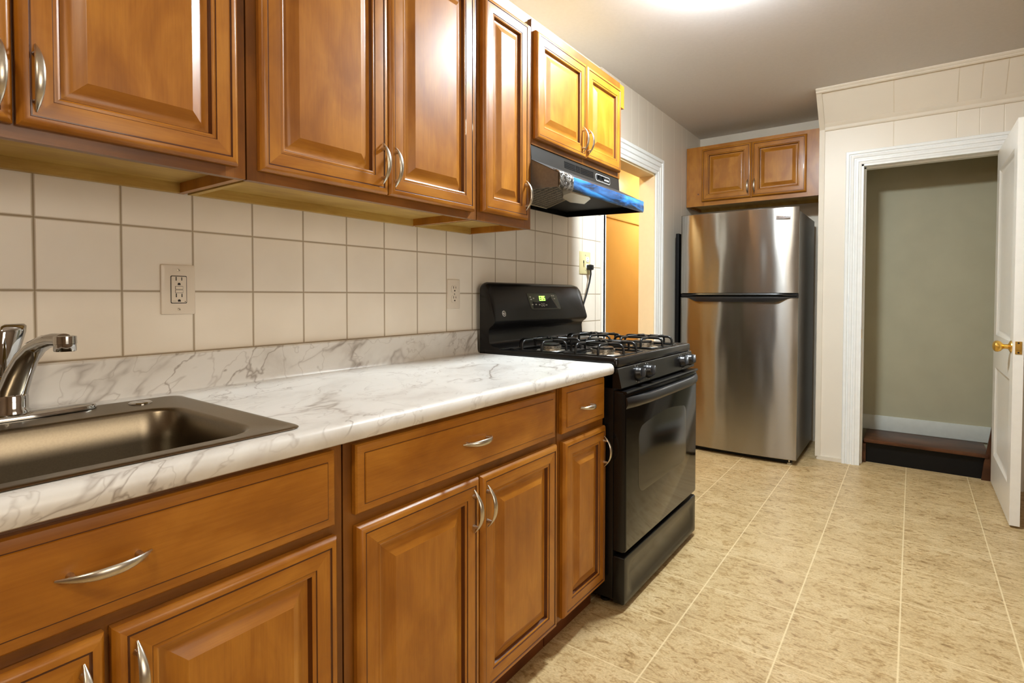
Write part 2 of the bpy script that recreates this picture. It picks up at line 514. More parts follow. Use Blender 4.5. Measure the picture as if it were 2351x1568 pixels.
def thing(name, loc, label, cat, group=None):
    o = bpy.data.objects.new(name, None); COL.objects.link(o)
    o.location = loc; o.empty_display_size = 0.05
    o['label'] = label; o['category'] = cat
    if group: o['group'] = group
    return o


def tag(o, label, cat, group=None):
    o['label'] = label; o['category'] = cat
    if group: o['group'] = group
    return o


def struct(o, label=None, cat=None):
    o['kind'] = 'structure'
    if label: o['label'] = label; o['category'] = cat
    return o


def box_obj(name, b, mat, parent=None, root=None, loc=(0, 0, 0), bevel=0.0):
    return MB().box(*b, mat).build(name, parent, loc, bevel, root=root)


def rrect(a0, a1, b0, b1, r, n=5):
    pts = []
    for cx, cy, s in ((a1 - r, b1 - r, 0), (a0 + r, b1 - r, 1), (a0 + r, b0 + r, 2), (a1 - r, b0 + r, 3)):
        for k in range(n + 1):
            t = PI / 2 * (s + k / n)
            pts.append((cx + r * math.cos(t), cy + r * math.sin(t)))
    return pts


# ------------------------------------------------------------------ room shell
CEIL = 2.43
XR, YB = 2.75, -2.3            # right wall, wall behind the camera
struct(box_obj('floor', (-0.12, XR, YB, 4.285, -0.08, 0.0), 'floor'), 'beige stone-look vinyl tile floor with cream grout lines', 'floor')
struct(box_obj('ceiling', (-0.12, XR, YB, 4.285, CEIL, CEIL + 0.06), 'ceil'), 'plain off-white ceiling over the kitchen', 'ceiling')

# left wall, with the doorway between the tiles and the fridge corner
w = MB()
w.box(-0.11, -0.01, YB, 2.50, 0, CEIL, 'cream')
w.box(-0.11, 0.0, 2.50, 2.55, 0, CEIL, 'wallpanel')
w.box(-0.11, 0.0, 2.55, 3.31, 1.96, CEIL, 'wallpanel')
w.box(-0.11, 0.0, 3.31, 4.285, 0, CEIL, 'wallpanel')
struct(w.build('wall_left', smooth=0), 'left wall, cream panelling with thin vertical grooves around the doorway', 'wall')
struct(box_obj('wall_tile_splash', (-0.01, 0.0, YB, 2.50, 0.3, 1.745), 'tile'), 'square cream ceramic wall tiles behind the counter and stove', 'tiles')
w = MB(); WY0, WY1, WZ0, WZ1 = -0.30, 0.80, 0.95, 2.0
w.box(XR, XR + 0.1, YB, WY0, 0, CEIL, 'backroom'); w.box(XR, XR + 0.1, WY1, 3.8, 0, CEIL, 'backroom')
w.box(XR, XR + 0.1, WY0, WY1, 0, WZ0, 'backroom'); w.box(XR, XR + 0.1, WY0, WY1, WZ1, CEIL, 'backroom')
struct(w.build('wall_right', smooth=0), 'tan wall to the right of the camera, with a window', 'wall')
wn = thing('window_1', (XR, (WY0 + WY1) / 2, WZ0), 'bright white-framed window in the wall right of the camera', 'window'); wn['kind'] = 'structure'
box_obj('pane', (XR + 0.055, XR + 0.060, WY0 + 0.03, WY1 - 0.03, WZ0 + 0.03, WZ1 - 0.03), 'window_light', wn, wn)
w = MB()
for a in ((WY0 + 0.001, WY0 + 0.04, WZ0, WZ1), (WY1 - 0.04, WY1 - 0.001, WZ0, WZ1), (WY0 + 0.04, WY1 - 0.04, WZ0 + 0.001, WZ0 + 0.04), (WY0 + 0.04, WY1 - 0.04, WZ1 - 0.04, WZ1 - 0.001), (WY0 + 0.04, WY1 - 0.04, 1.46, 1.50)):
    w.box(XR + 0.02, XR + 0.075, *a, 'white')
w.build('window_frame', wn, root=wn, smooth=0)
struct(box_obj('wall_rear', (-0.12, XR + 0.1, YB - 0.1, YB, 0, CEIL), 'backroom'), 'tan wall behind the camera', 'wall')
struct(box_obj('wall_far', (-0.11, 0.97, 4.285, 4.385, 0, CEIL), 'cream'), 'pale wall behind the refrigerator', 'wall')
# wall with the stair door
w = MB()
OX0, OX1, OZ = 1.205, 1.925, 1.956
w.box(0.967, OX0, 3.80, 3.89, 0, 2.22, 'backpanel')
w.box(OX1, XR, 3.80, 3.89, 0, 2.22, 'backpanel')
w.box(OX0, OX1, 3.80, 3.89, OZ, 2.22, 'backpanel')
w.box(0.967, 1.06, 3.89, 4.285, 0, CEIL, 'cream')
struct(w.build('wall_back', smooth=0), 'cream panelled wall around the stair doorway, right of the fridge', 'wall')
# sloped boxing above it
w = MB()
w.prism([(3.80, 2.22), (3.89, 2.22), (3.89, CEIL), (3.605, CEIL)], lambda a, b, t: (t, a, b), 0.967, XR, 'backpanel')
struct(w.build('wall_slope', smooth=0), 'sloped cream boxing above the stair doorway, leaning out to the ceiling', 'wall')
def slope_y(z): return 3.80 - (z - 2.22) / (CEIL - 2.22) * 0.195
w = MB()                                    # moulding at the foot of the slope
w.prism([(3.805, 2.205), (3.790, 2.205), (3.786, 2.212), (3.786, 2.228), (3.776, 2.240), (3.772, 2.250), (3.80, 2.252)],
        lambda a, b, t: (t, a, b), 0.992, XR, 'cream')
struct(w.build('trim_3', smooth=20), 'cream moulding along the foot of the sloped boxing', 'trim')
w = MB()                                    # quarter round at the ceiling
w.prism([(3.62, 2.405), (3.607, 2.402), (3.600, 2.408), (3.598, 2.414), (3.594, 2.416), (3.588, 2.424), (3.588, 2.43), (3.63, 2.43)],
        lambda a, b, t: (t, a, b), 0.960, XR, 'cream')
struct(w.build('trim_4', smooth=20), 'thin cream moulding where the sloped boxing meets the ceiling', 'trim')
w = MB()                                    # corner strip
w.box(0.960, 0.992, 3.792, 3.83, 0.02, 2.215, 'cream')
w.prism([(3.792, 2.215), (3.83, 2.215), (3.645, 2.404), (3.613, 2.404)], lambda a, b, t: (t, a, b), 0.960, 0.992, 'cream')
struct(w.build('trim_5', smooth=0), 'cream corner strip up the edge beside the fridge', 'trim')
struct(box_obj('baseboard_back', (0.975, 1.118, 3.788, 3.80, 0, 0.025), 'cream'), 'low cream shoe strip left of the stair door', 'baseboard')


def casing(name, a0, a1, ztop, width, fn, label, mat='white', left=True, z0=0.0, lw=None):
    """mitred door casing around three sides; fn(a, z, h)"""
    prof = [(0, 0.0), (0.0, 0.010), (0.10, 0.014), (0.16, 0.014), (0.20, 0.018), (0.34, 0.018), (0.38, 0.013), (0.46, 0.013),
            (0.50, 0.018), (0.66, 0.020), (0.70, 0.014), (0.76, 0.014), (0.80, 0.021), (0.97, 0.022), (1.0, 0.018), (1.0, 0.0)]
    w = MB()
    loops = []
    for o, h in prof:
        d = o * width; dl = d if lw is None else min(d, lw)
        loops.append([fn(a0 - dl, z0, h), fn(a0 - dl, ztop + d, h), fn(a1 + d, ztop + d, h), fn(a1 + d, z0, h)])
    w.loft(loops, mat, False, False, closed=False)
    for e in (0, 3):
        ids = w.add([l[e] for l in loops]); w.face(ids, mat)
    return struct(w.build(name, smooth=25), label, 'trim')


casing('trim_1', 2.55, 3.31, 1.96, 0.115, lambda a, z, h: (h, a, z), 'white casing around the doorway to the orange room', lw=0.036)
casing('trim_2', OX0, OX1, OZ, 0.088, lambda a, z, h: (a, 3.80 - h, z), 'white fluted casing around the stair doorway')
w = MB()                                    # jamb linings
w.box(-0.115, 0.0, 3.298, 3.312, 0, 1.96, 'jamb'); w.box(-0.115, 0.0, 2.548, 2.562, 0, 1.96, 'jamb')
w.box(-0.115, 0.0, 2.548, 3.312, 1.948, 1.962, 'jamb')
struct(w.build('trim_6', smooth=0), 'cream jamb lining the doorway to the orange room', 'trim')
w = MB()
w.box(OX0 - 0.002, OX0 + 0.012, 3.79, 3.895, 0, OZ, 'white'); w.box(OX1 - 0.012, OX1 + 0.002, 3.79, 3.895, 0, OZ, 'white')
w.box(OX0, OX1, 3.79, 3.895, OZ - 0.012, OZ + 0.002, 'white')
w.box(OX0 + 0.012, OX0 + 0.022, 3.845, 3.895, 0, OZ - 0.012, 'white'); w.box(OX0, OX1, 3.845, 3.895, OZ - 0.022, OZ - 0.012, 'white')
w.box(OX0 + 0.0105, OX0 + 0.0135, 3.802, 3.832, 0.83, 0.89, 'brass')
struct(w.build('trim_7', smooth=0), 'white jamb of the stair doorway with a brass strike plate', 'trim')

# hall seen through the left doorway
w = MB()
w.box(-1.10, -1.0, 0.9, 6.2, 0, CEIL, 'orange'); w.box(-1.10, -0.11, 6.2, 6.3, 0, CEIL, 'orange'); w.box(-1.10, -0.11, 0.8, 0.9, 0, CEIL, 'orange')
w.box(-0.21, -0.11, 4.285, 6.2, 0, CEIL, 'orange')
struct(w.build('wall_hall', smooth=0), 'glossy orange wall of the room beyond the left doorway', 'wall')
struct(box_obj('trim_8', (-1.0, -0.985, 0.9, 6.2, 1.885, 1.915), 'orange', bevel=0.004), 'thin orange rail running along the orange wall', 'trim')
struct(box_obj('floor_hall', (-1.10, -0.12, 0.8, 6.3, -0.08, 0.0), 'floorhall'), 'brown floor of the room beyond the left doorway', 'floor')
struct(box_obj('ceiling_hall', (-1.10, -0.12, 0.8, 6.3, CEIL, CEIL + 0.06), 'ceil'), 'ceiling of the room beyond the left doorway', 'ceiling')

# stair seen through the right doorway
w = MB()
w.box(1.10, 1.20, 3.89, 4.30, 0, 2.6, 'hallw'); w.box(1.10, 2.10, 4.235, 4.335, 0, 2.6, 'hallw'); w.box(1.955, 2.055, 3.89, 4.235, 0, 2.6, 'hallw')
w.box(1.10, 2.06, 3.89, 4.335, 2.6, 2.66, 'hallw')
struct(w.build('wall_stair', smooth=0), 'shadowed grey-green wall behind the stair doorway', 'wall')
struct(box_obj('baseboard_stair', (1.20, 1.955, 4.222, 4.235, 0.16, 0.262), 'stairbase', bevel=0.002), 'white baseboard behind the dark wooden step', 'baseboard')
st = thing('stair_step', (1.55, 3.95, 0), 'dark brown wooden step up just inside the right doorway', 'step')
box_obj('tread', (1.232, 1.872, 3.890, 4.222, 0.135, 0.160), 'stair', st, st, bevel=0.008)
box_obj('riser', (1.218, 1.925, 3.925, 3.945, 0.0, 0.135), 'blackm', st, st)
w = MB(); w.prism([(3.898, 0.0), (3.924, 0.0), (3.924, 0.134), (3.898, 0.125)], lambda a, b, t: (t, a, b), 1.226, 1.246, 'stair'); w.build('stringer', st, root=st)
w = MB(); w.prism([(1.838, 0.0), (1.926, 0.0), (1.926, 0.56), (1.880, 0.32), (1.848, 0.10)], lambda a, b, t: (a, t, b), 3.898, 3.918, 'stair'); w.build('stringer', st, root=st)

# open door, hinged on the right of the stair doorway
D0, D1 = 3.105, 3.862          # free edge, hinge edge
dr = thing('door_1', (1.895, D1, 0.0), 'open white two-panel door at the right edge of the photo', 'door')
dr['kind'] = 'structure'
def door_leaf():
    w = MB()
    xa, xb, zb, zt = 1.915, 1.877, 0.012, 1.945
    def rect(y0, y1, z0, z1, x): return [(x, y0, z0), (x, y1, z0), (x, y1, z1), (x, y0, z1)]
    ya, yb = D0 + 0.10, D1 - 0.10
    P = [(0.19, 0.70), (0.885, 1.825)]
    for x, sgn in ((xb, 1), (xa, -1)):
        def q(y0, y1, z0, z1): w.face(w.add(rect(y0, y1, z0, z1, x)), 'doorw')
        q(D0, ya, zb, zt); q(yb, D1, zb, zt); q(ya, yb, zb, P[0][0]); q(ya, yb, P[0][1], P[1][0]); q(ya, yb, P[1][1], zt)
        for z0, z1 in P:
            L = []
            for ins, dep in ((0, 0), (0.006, 0.003), (0.022, 0.011), (0.030, 0.012)):
                L.append(rect(ya + ins, yb - ins, z0 + ins, z1 - ins, x + sgn * dep))
            w.loft(L, 'doorw', False, True)
    o = w.add(rect(D0, D1, zb, zt, xb)); i = w.add(rect(D0, D1, zb, zt, xa))
    for k in range(4):
        j = (k + 1) % 4; w.face((o[k], o[j], i[j], i[k]), 'doorw')
    # weld coincident vertices
    key = {}; remap = {}
    for n, p in enumerate(w.v):
        k = tuple(round(c, 5) for c in p); remap[n] = key.setdefault(k, n)
    w.f = [[remap[a] for a in f] for f in w.f]
    return w
leaf = door_leaf().build('door_leaf', dr, root=dr, smooth=20)
w = MB()
w.lathe([(0.030, 0), (0.029, 0.004), (0.020, 0.008), (0.012, 0.012), (0.011, 0.026), (0.015, 0.032), (0.024, 0.040), (0.028, 0.050), (0.026, 0.060), (0.018, 0.067), (0.006, 0.070)],
        (1.877, 3.165, 0.862), (-1, 0, 0), 'brass')
w.build('door_handle', dr, root=dr)
w = MB()
w.box(1.884, 1.908, D0 - 0.0025, D0 + 0.001, 0.832, 0.892, 'brass'); w.box(1.889, 1.903, D0 - 0.009, D0 - 0.0025, 0.852, 0.872, 'brass')
for z in (0.839, 0.885): w.lathe([(0.004, 0), (0.003, 0.002)], (1.896, D0 - 0.0025, z), (0, -1, 0), 'slot', 10)
w.build('latch_plate', dr, root=dr)


# ------------------------------------------------------------------ cabinets
def FX(xb): return lambda a, b, h: (xb + h, a, b)          # faces +x : a = y, b = z
def FY(yb): return lambda a, b, h: (a, yb - h, b)          # faces -y : a = x, b = z

DOOR_PROF = [(0, 0.0, 'w'), (0, 0.011, 'w'), (0.003, 0.016, 'w'), (0.008, 0.0195, 'w'), (0.015, 0.0205, 'w'), (0.0165, 0.0185, 'g'), (0.0185, 0.0188, 'g'),
             (0.045, 0.0188, 'w'), (0.0465, 0.0168, 'g'), (0.0485, 0.0172, 'w'), (0.0510, 0.0180, 'w'), (0.0540, 0.0165, 'w'), (0.0555, 0.0120, 'g'), (0.0575, 0.0075, 'g'),
             (0.060, 0.0068, 'w'), (0.066, 0.0078, 'w'), (0.074, 0.0112, 'w'), (0.083, 0.0158, 'w'), (0.0895, 0.0184, 'w'), (0.0910, 0.0192, 'w')]
DRAWER_PROF = [(0, 0.0, 'w'), (0, 0.011, 'w'), (0.003, 0.0145, 'w'), (0.008, 0.016, 'w'), (0.017, 0.0172, 'w'), (0.0185, 0.0172, 'g'), (0.0195, 0.0195, 'w'), (0.024, 0.020, 'w')]


def panel(name, a0, a1, b0, b1, fn, parent, root, prof=DOOR_PROF, hor='wood_y', center='wood_v', scale=1.0):
    w = MB(); loops = []
    for ins, h, _ in prof:
        i = ins * scale
        loops.append([fn(a0 + i, b0 + i, h), fn(a1 - i, b0 + i, h), fn(a1 - i, b1 - i, h), fn(a0 + i, b1 - i, h)])
    ids = [w.add(l) for l in loops]
    allh = prof is DRAWER_PROF
    for k in range(len(ids) - 1):
        g = prof[k + 1][2] == 'g'
        for i in range(4):
            j = (i + 1) % 4
            mt = 'glaze' if g else (hor if (i in (0, 2) or allh) else 'wood_v')
            w.face((ids[k][i], ids[k][j], ids[k + 1][j], ids[k + 1][i]), mt)
    w.face(ids[0][::-1], 'wood_v'); w.face(ids[-1], hor if allh else center)
    return w.build(name, parent, root=root, smooth=28)


def pull(ac, bc, length, vertical, fn, base, parent, root, name='handle', mat='nickel'):
    """bowed crescent pull; fn(a, b, h) with h measured from the face"""
    w = MB(); n = 18; loops = []
    for k in range(n + 1):
        t = -1 + 2 * k / n
        s = t * length / 2
        h = base + 0.002 + 0.026 * (1 - abs(t) ** 2.3)
        dh = -0.026 * 2.3 * (abs(t) ** 1.3) * (1 if t > 0 else -1) / (length / 2)
        wd = 0.0014 + 0.0056 * (1 - t * t) ** 0.8; th = 0.0014 + 0.0016 * (1 - t * t)
        nl = math.hypot(1, dh); ns, nh = -dh / nl, 1 / nl
        lp = []
        for q in range(12):
            an = 2 * PI * q / 12
            lat = math.cos(an) * wd; ou = math.sin(an) * th
            ss, hh = s + ns * ou, h + nh * ou
            lp.append(fn(ac + lat, bc + ss, hh) if vertical else fn(ac + ss, bc + lat, hh))
        loops.append(lp)
    w.loft(loops, mat)
    for e in (-1, 1):                           # feet that meet the door
        s = e * length * 0.355
        hb = base + 0.016
        lp = []
        for hh, rr in ((base - 0.001, 0.0052), (base + 0.002, 0.0046), (hb, 0.0034)):
            lp.append([fn(ac + math.cos(x) * rr, bc + s + math.sin(x) * rr, hh) if vertical else fn(ac + s + math.cos(x) * rr, bc + math.sin(x) * rr, hh)
                       for x in [2 * PI * q / 10 for q in range(10)]])
        w.loft(lp, mat)
    return w.build(name, parent, root=root, smooth=50)


def wall_cabinet(y0, y1, z0, z1, doors, label, xf=0.305, filler=None):
    """doors: (y0, y1, z0, z1, handle_y, handle_z)"""
    r = thing('wall_cabinet', (0.0, (y0 + y1) / 2, z0), label, 'cabinet', 'upper cabinets along the left wall')
    w = MB(); t = 0.016; xb = xf - 0.019
    w.box(0.002, xb, y0 + 0.007, y0 + t + 0.006, z0, z1, 'raw'); w.box(0.002, xb, y1 - t, y1 - 0.001, z0, z1, 'wood_v')
    w.box(0.002, xb, y0 + t + 0.006, y1 - t, z0 + 0.024, z0 + 0.036, 'raw'); w.box(0.002, xb, y0 + t, y1 - t, z1 - 0.014, z1, 'raw')
    w.box(0.002, 0.020, y0 + t + 0.006, y1 - t, z0, z0 + 0.024, 'raw'); w.box(0.002, 0.008, y0 + t, y1 - t, z0 + 0.036, z1 - 0.014, 'raw')
    w.build('carcass', r, root=r, smooth=0)
    w = MB(); sw = 0.042
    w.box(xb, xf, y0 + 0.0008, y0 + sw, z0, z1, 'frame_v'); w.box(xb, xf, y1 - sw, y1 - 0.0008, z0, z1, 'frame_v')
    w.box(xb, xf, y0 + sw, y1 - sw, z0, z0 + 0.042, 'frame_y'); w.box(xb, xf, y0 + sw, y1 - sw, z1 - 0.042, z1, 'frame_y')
    if len(doors) > 1:
        ym = (doors[0][1] + doors[1][0]) / 2
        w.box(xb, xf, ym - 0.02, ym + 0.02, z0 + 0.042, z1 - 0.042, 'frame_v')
    w.build('face_frame', r, root=r, smooth=0)
    for a0, a1, b0, b1, hy, hz in doors:
        d = panel('door', a0, a1, b0, b1, FX(xf + 0.001), r, r)
        pull(hy, hz, 0.108, True, FX(xf + 0.001), 0.0186, d, r)
    if filler:
        box_obj('filler_block', filler, 'wood_v', r, r)
    return r


wall_cabinet(-0.463, 0.285, 1.355, 2.112, [(-0.437, -0.0905, 1.377, 2.092, -0.108, 1.452), (-0.086, 0.263, 1.377, 2.092, -0.063, 1.455)],
             'honey maple wall cabinet with two doors above the sink, nearest the camera')
wall_cabinet(0.287, 1.045, 1.355, 2.112, [(0.310, 0.6635, 1.378, 2.092, 0.642, 1.458), (0.668, 1.020, 1.378, 2.092, 0.684, 1.456)],
             'honey maple wall cabinet with a pair of doors and two handles at their meeting edges')
wall_cabinet(1.047, 1.357, 1.355, 2.112, [(1.064, 1.322, 1.385, 2.100, 1.300, 1.472)],
             'narrow one-door maple wall cabinet next to the range hood')
wall_cabinet(1.360, 2.115, 1.678, 2.145, [(1.372, 1.7505, 1.700, 2.104, 1.719, 1.775), (1.755, 2.092, 1.703, 2.104, 1.766, 1.775)],
             'short golden maple wall cabinet with two doors above the range hood', filler=(0.27, 0.30, 2.1155, 2.172, 2.035, 2.145))

# cabinet over the refrigerator
r = thing('fridge_cabinet', (0.478, 4.285, 1.81), 'brown maple cabinet with two small doors above the refrigerator', 'cabinet')
yf = 3.945; w = MB()
w.box(0.004, 0.020, yf + 0.019, 4.283, 1.81, 2.275, 'wood_v'); w.box(0.936, 0.952, yf + 0.019, 4.283, 1.81, 2.275, 'wood_v')
w.box(0.020, 0.936, yf + 0.019, 4.283, 1.832, 1.845, 'raw'); w.box(0.020, 0.936, yf + 0.019, 4.283, 2.262, 2.275, 'raw'); w.box(0.020, 0.936, 4.265, 4.283, 1.81, 1.832, 'raw')
w.box(0.020, 0.936, 4.275, 4.283, 1.845, 2.262, 'raw')
w.build('carcass', r, root=r, smooth=0)
w = MB()
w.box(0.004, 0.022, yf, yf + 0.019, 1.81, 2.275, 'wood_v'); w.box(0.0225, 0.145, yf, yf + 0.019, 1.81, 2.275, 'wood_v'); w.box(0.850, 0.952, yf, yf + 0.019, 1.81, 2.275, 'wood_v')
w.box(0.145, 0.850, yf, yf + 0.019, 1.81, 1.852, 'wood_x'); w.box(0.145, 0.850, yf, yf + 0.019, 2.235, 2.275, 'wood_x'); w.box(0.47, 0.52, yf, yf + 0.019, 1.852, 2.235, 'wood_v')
w.lathe([(0.006, 0.0), (0.006, 0.0006)], (0.098, yf, 1.905), (0, -1, 0), 'glaze', 10)
w.build('face_frame', r, root=r, smooth=0)
for a0, a1, hx in ((0.128, 0.4935, 0.472), (0.4985, 0.864, 0.520)):
    d = panel('door', a0, a1, 1.842, 2.247, FY(yf - 0.001), r, r, hor='wood_x')
    pull(hx, 1.923, 0.105, True, FY(yf - 0.001), 0.0186, d, r)


def base_cabinet(y0, y1, fronts, doors, label, stiles):
    r = thing('base_cabinet', (0.3, (y0 + y1) / 2, 0.0), label, 'cabinet', 'base cabinets under the counter')
    xf, xb, z0, z1 = 0.604, 0.585, 0.088, 0.829
    w = MB(); t = 0.016
    w.box(0.02, xb, y0 + 0.001, y0 + t, z0, z1, 'wood_v'); w.box(0.02, xb, y1 - t, y1 - 0.001, z0, z1, 'wood_v')
    w.box(0.02, xb, y0 + t, y1 - t, z0, z0 + 0.016, 'raw'); w.box(0.02, 0.028, y0 + t, y1 - t, z0 + 0.016, z1, 'raw')
    w.build('carcass', r, root=r, smooth=0)
    w = MB()
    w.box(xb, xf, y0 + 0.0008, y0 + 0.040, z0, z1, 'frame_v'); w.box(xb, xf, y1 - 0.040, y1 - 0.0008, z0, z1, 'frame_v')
    for b0, b1 in ((z0, z0 + 0.035), (0.640, 0.690), (z1 - 0.035, z1)):
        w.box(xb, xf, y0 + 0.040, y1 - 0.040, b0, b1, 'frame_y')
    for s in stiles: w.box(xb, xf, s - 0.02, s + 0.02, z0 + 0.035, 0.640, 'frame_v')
    w.build('face_frame', r, root=r, smooth=0)
    box_obj('toe_kick', (0.545, 0.560, y0 + 0.001, y1 - 0.001, 0.0, z0), 'toe', r, r)
    for a0, a1, b0, b1, hy, hz, nm in fronts:
        d = panel(nm, a0, a1, b0, b1, FX(xf + 0.001), r, r, DRAWER_PROF)
        pull(hy, hz, 0.105 if a1 - a0 > 0.3 else 0.085, False, FX(xf + 0.001), 0.020, d, r)
    for a0, a1, b0, b1, hy, hz in doors:
        d = panel('door', a0, a1, b0, b1, FX(xf + 0.001), r, r)
        pull(hy, hz, 0.105, True, FX(xf + 0.001), 0.0186, d, r)
    return r


base_cabinet(-0.452, 0.309, [(-0.425, 0.285, 0.676, 0.816, -0.068, 0.748, 'false_drawer_front')],
             [(-0.425, -0.0685, 0.102, 0.655, -0.093, 0.575), (-0.0605, 0.288, 0.102, 0.655, -0.034, 0.575)],
             'maple sink base cabinet nearest the camera, with one wide false drawer front', [-0.0645])
base_cabinet(0.311, 1.071, [(0.331, 1.044, 0.679, 0.815, 0.680, 0.750, 'drawer')],
             [(0.333, 0.6925, 0.098, 0.655, 0.668, 0.578), (0.6985, 1.053, 0.098, 0.655, 0.720, 0.575)],
             'middle maple base cabinet with one wide drawer over two doors', [0.6955])
base_cabinet(1.073, 1.377, [(1.086, 1.361, 0.678, 0.822, 1.223, 0.744, 'drawer')],
             [(1.092, 1.368, 0.100, 0.652, 1.350, 0.566)],
             'narrow maple base cabinet beside the stove, one small drawer over one door', [])


# ------------------------------------------------------------------ counter with splash, cut for the sink
CT = 0.867
ct = thing('countertop', (0.3, 0.45, CT), 'white marble-look laminate countertop with a curved splash and rolled front edge', 'countertop')
prof = [(0.003, 0.830), (0.003, 0.957), (0.006, 0.9605), (0.017, 0.9605), (0.0205, 0.957), (0.0215, 0.950), (0.0225, 0.885), (0.0245, 0.876), (0.029, 0.8695), (0.037, CT - 0.0003), (0.045, CT),
        (0.600, CT), (0.618, CT + 0.0010), (0.628, CT + 0.0012), (0.637, CT - 0.0005), (0.6435, CT - 0.006), (0.6465, CT - 0.014), (0.6465, CT - 0.026), (0.643, CT - 0.034), (0.637, 0.830)]
w = MB(); w.prism(prof, lambda a, b, t: (a, t, b), -0.47, 1.379, 'marble')
top = w.build('top', None, loc=ct.location, smooth=30)
cut = MB().box(0.105, 0.590, -0.375, 0.205, 0.7, 1.0, 'marble').build('cutter', None)
bo = top.modifiers.new('cut', 'BOOLEAN'); bo.object = cut; bo.operation = 'DIFFERENCE'; bo.solver = 'EXACT'
bpy.context.view_layer.update()
me2 = bpy.data.meshes.new_from_object(top.evaluated_get(bpy.context.evaluated_depsgraph_get()))
top.modifiers.clear(); old = top.data; top.data = me2; bpy.data.meshes.remove(old)
me2.name = 'countertop'
for p in me2.polygons: p.use_smooth = True
me2.set_sharp_from_angle(angle=math.radians(30))
cm = cut.data; bpy.data.objects.remove(cut); bpy.data.meshes.remove(cm)
top.location = (0, 0, 0); top.parent = ct
# (the splash and the top are one postformed sheet)

# sink
sk = thing('kitchen_sink', (0.35, -0.08, CT), 'brushed stainless drop-in sink set into the counter', 'sink')
SX0, SX1, SY0, SY1 = 0.084, 0.606, -0.400, 0.232
BX0, BX1, BY0, BY1 = 0.212, 0.566, -0.345, 0.172
w = MB(); L = []
zt = CT + 0.0012
def rl(i_out, z, r): return [(a, b, z) for a, b in rrect(SX0 + i_out, SX1 - i_out, SY0 + i_out, SY1 - i_out, r)]
L += [rl(0.004, zt - 0.001, 0.024), rl(0.0, zt + 0.0006, 0.026), rl(0.002, zt + 0.0022, 0.026), rl(0.007, zt + 0.0030, 0.026), rl(0.014, zt + 0.0026, 0.024), rl(0.018, zt + 0.0018, 0.022)]
def bl(o, z, r): return [(a, b, z) for a, b in rrect(BX0 - o, BX1 + o, BY0 - o, BY1 + o, r)]
L += [bl(0.006, zt + 0.0016, 0.062), bl(0.001, zt + 0.0003, 0.060), bl(-0.003, zt - 0.006, 0.058), bl(-0.008, CT - 0.06, 0.056), bl(-0.013, CT - 0.145, 0.054), bl(-0.022, CT - 0.165, 0.05), bl(-0.045, CT - 0.176, 0.04)]
w.loft(L, 'sink', False, True); w.build('basin', sk, root=sk, smooth=50)
w = MB(); w.lathe([(0.045, 0), (0.043, 0.003), (0.030, 0.002), (0.012, -0.004)], (0.38, -0.09, CT - 0.177), (0, 0, 1), 'chrome', 24); w.build('drain', sk, root=sk)
w = MB(); w.lathe([(0.0215, 0), (0.0215, 0.002), (0.019, 0.004), (0.006, 0.0045)], (0.135, 0.140, zt + 0.0018), (0, 0, 1), 'chrome', 28); w.build('hole_cover', sk, root=sk)

# faucet
FZ = zt + 0.0031; fxc, fyc = 0.112, -0.060
fc = thing('faucet', (fxc, fyc, FZ), 'chrome single-lever faucet standing on the sink ledge', 'faucet')
w = MB(); L = []
def oval(sx, sy, z):
    pts = []
    for k in range(40):
        t = 2 * PI * k / 40; c, s = math.cos(t), math.sin(t)
        pts.append((fxc + sx * (abs(c) ** 0.9) * (1 if c > 0 else -1), fyc + sy * s, z))
    return pts
w.loft([oval(0.030, 0.130, FZ), oval(0.0305, 0.1305, FZ + 0.003), oval(0.028, 0.128, FZ + 0.008), oval(0.020, 0.116, FZ + 0.011)], 'chrome'); w.build('deck_plate', fc, root=fc, smooth=40)
w = MB(); w.lathe([(0.027, 0), (0.027, 0.006), (0.0245, 0.010), (0.0245, 0.032), (0.0235, 0.036), (0.0225, 0.038)], (fxc, fyc, FZ + 0.009), (0, 0, 1), 'chrome', 32); w.build('collar', fc, root=fc)
w = MB()                                        # spout sweeping out over the bowl, flattened section
pth = [(0.108, -0.061, 0.905), (0.120, -0.058, 0.930), (0.138, -0.053, 0.960), (0.160, -0.047, 0.988), (0.186, -0.040, 1.008), (0.214, -0.033, 1.019), (0.244, -0.026, 1.024), (0.268, -0.020, 1.024)]
w.tube(pth, [0.0245, 0.0235, 0.0215, 0.0195, 0.0175, 0.0160, 0.0150, 0.0145], 'chrome', 20, flat=0.8)
w.build('spout', fc, root=fc, smooth=60)
w = MB(); w.lathe([(0.0135, 0.0), (0.0165, 0.001), (0.0168, 0.014), (0.0160, 0.0145), (0.0160, 0.026), (0.0150, 0.0275), (0.009, 0.027), (0.007, 0.018)][::-1], (0.272, -0.019, 1.032), (0, 0, -1), 'chrome', 28); w.build('aerator', fc, root=fc)
w = MB(); w.lathe([(0.0255, 0), (0.0255, 0.05), (0.023, 0.062), (0.015, 0.070), (0.004, 0.072)], (0.085, -0.074, FZ + 0.010), (0, 0, 1), 'chrome', 28); w.build('valve_body', fc, root=fc)
lv = MB(); L = []                               # upright paddle lever
for k, (x, y, z, a, b) in enumerate([(0.088, -0.066, 0.940, 0.012, 0.010), (0.090, -0.063, 0.962, 0.0145, 0.010), (0.091, -0.060, 0.985, 0.0175, 0.009), (0.091, -0.056, 1.010, 0.0205, 0.0085),
                                     (0.090, -0.052, 1.032, 0.0225, 0.0085), (0.088, -0.050, 1.044, 0.0215, 0.0075), (0.087, -0.049, 1.048, 0.016, 0.004)]):
    L.append([(x + math.sin(t) * b - math.cos(t) * a * 0.35, y + math.cos(t) * a * 0.93, z + 0.0 * k) for t in [2 * PI * q / 20 for q in range(20)]])
lv.loft(L, 'chrome'); lev = lv.build('lever', fc, root=fc, smooth=60)
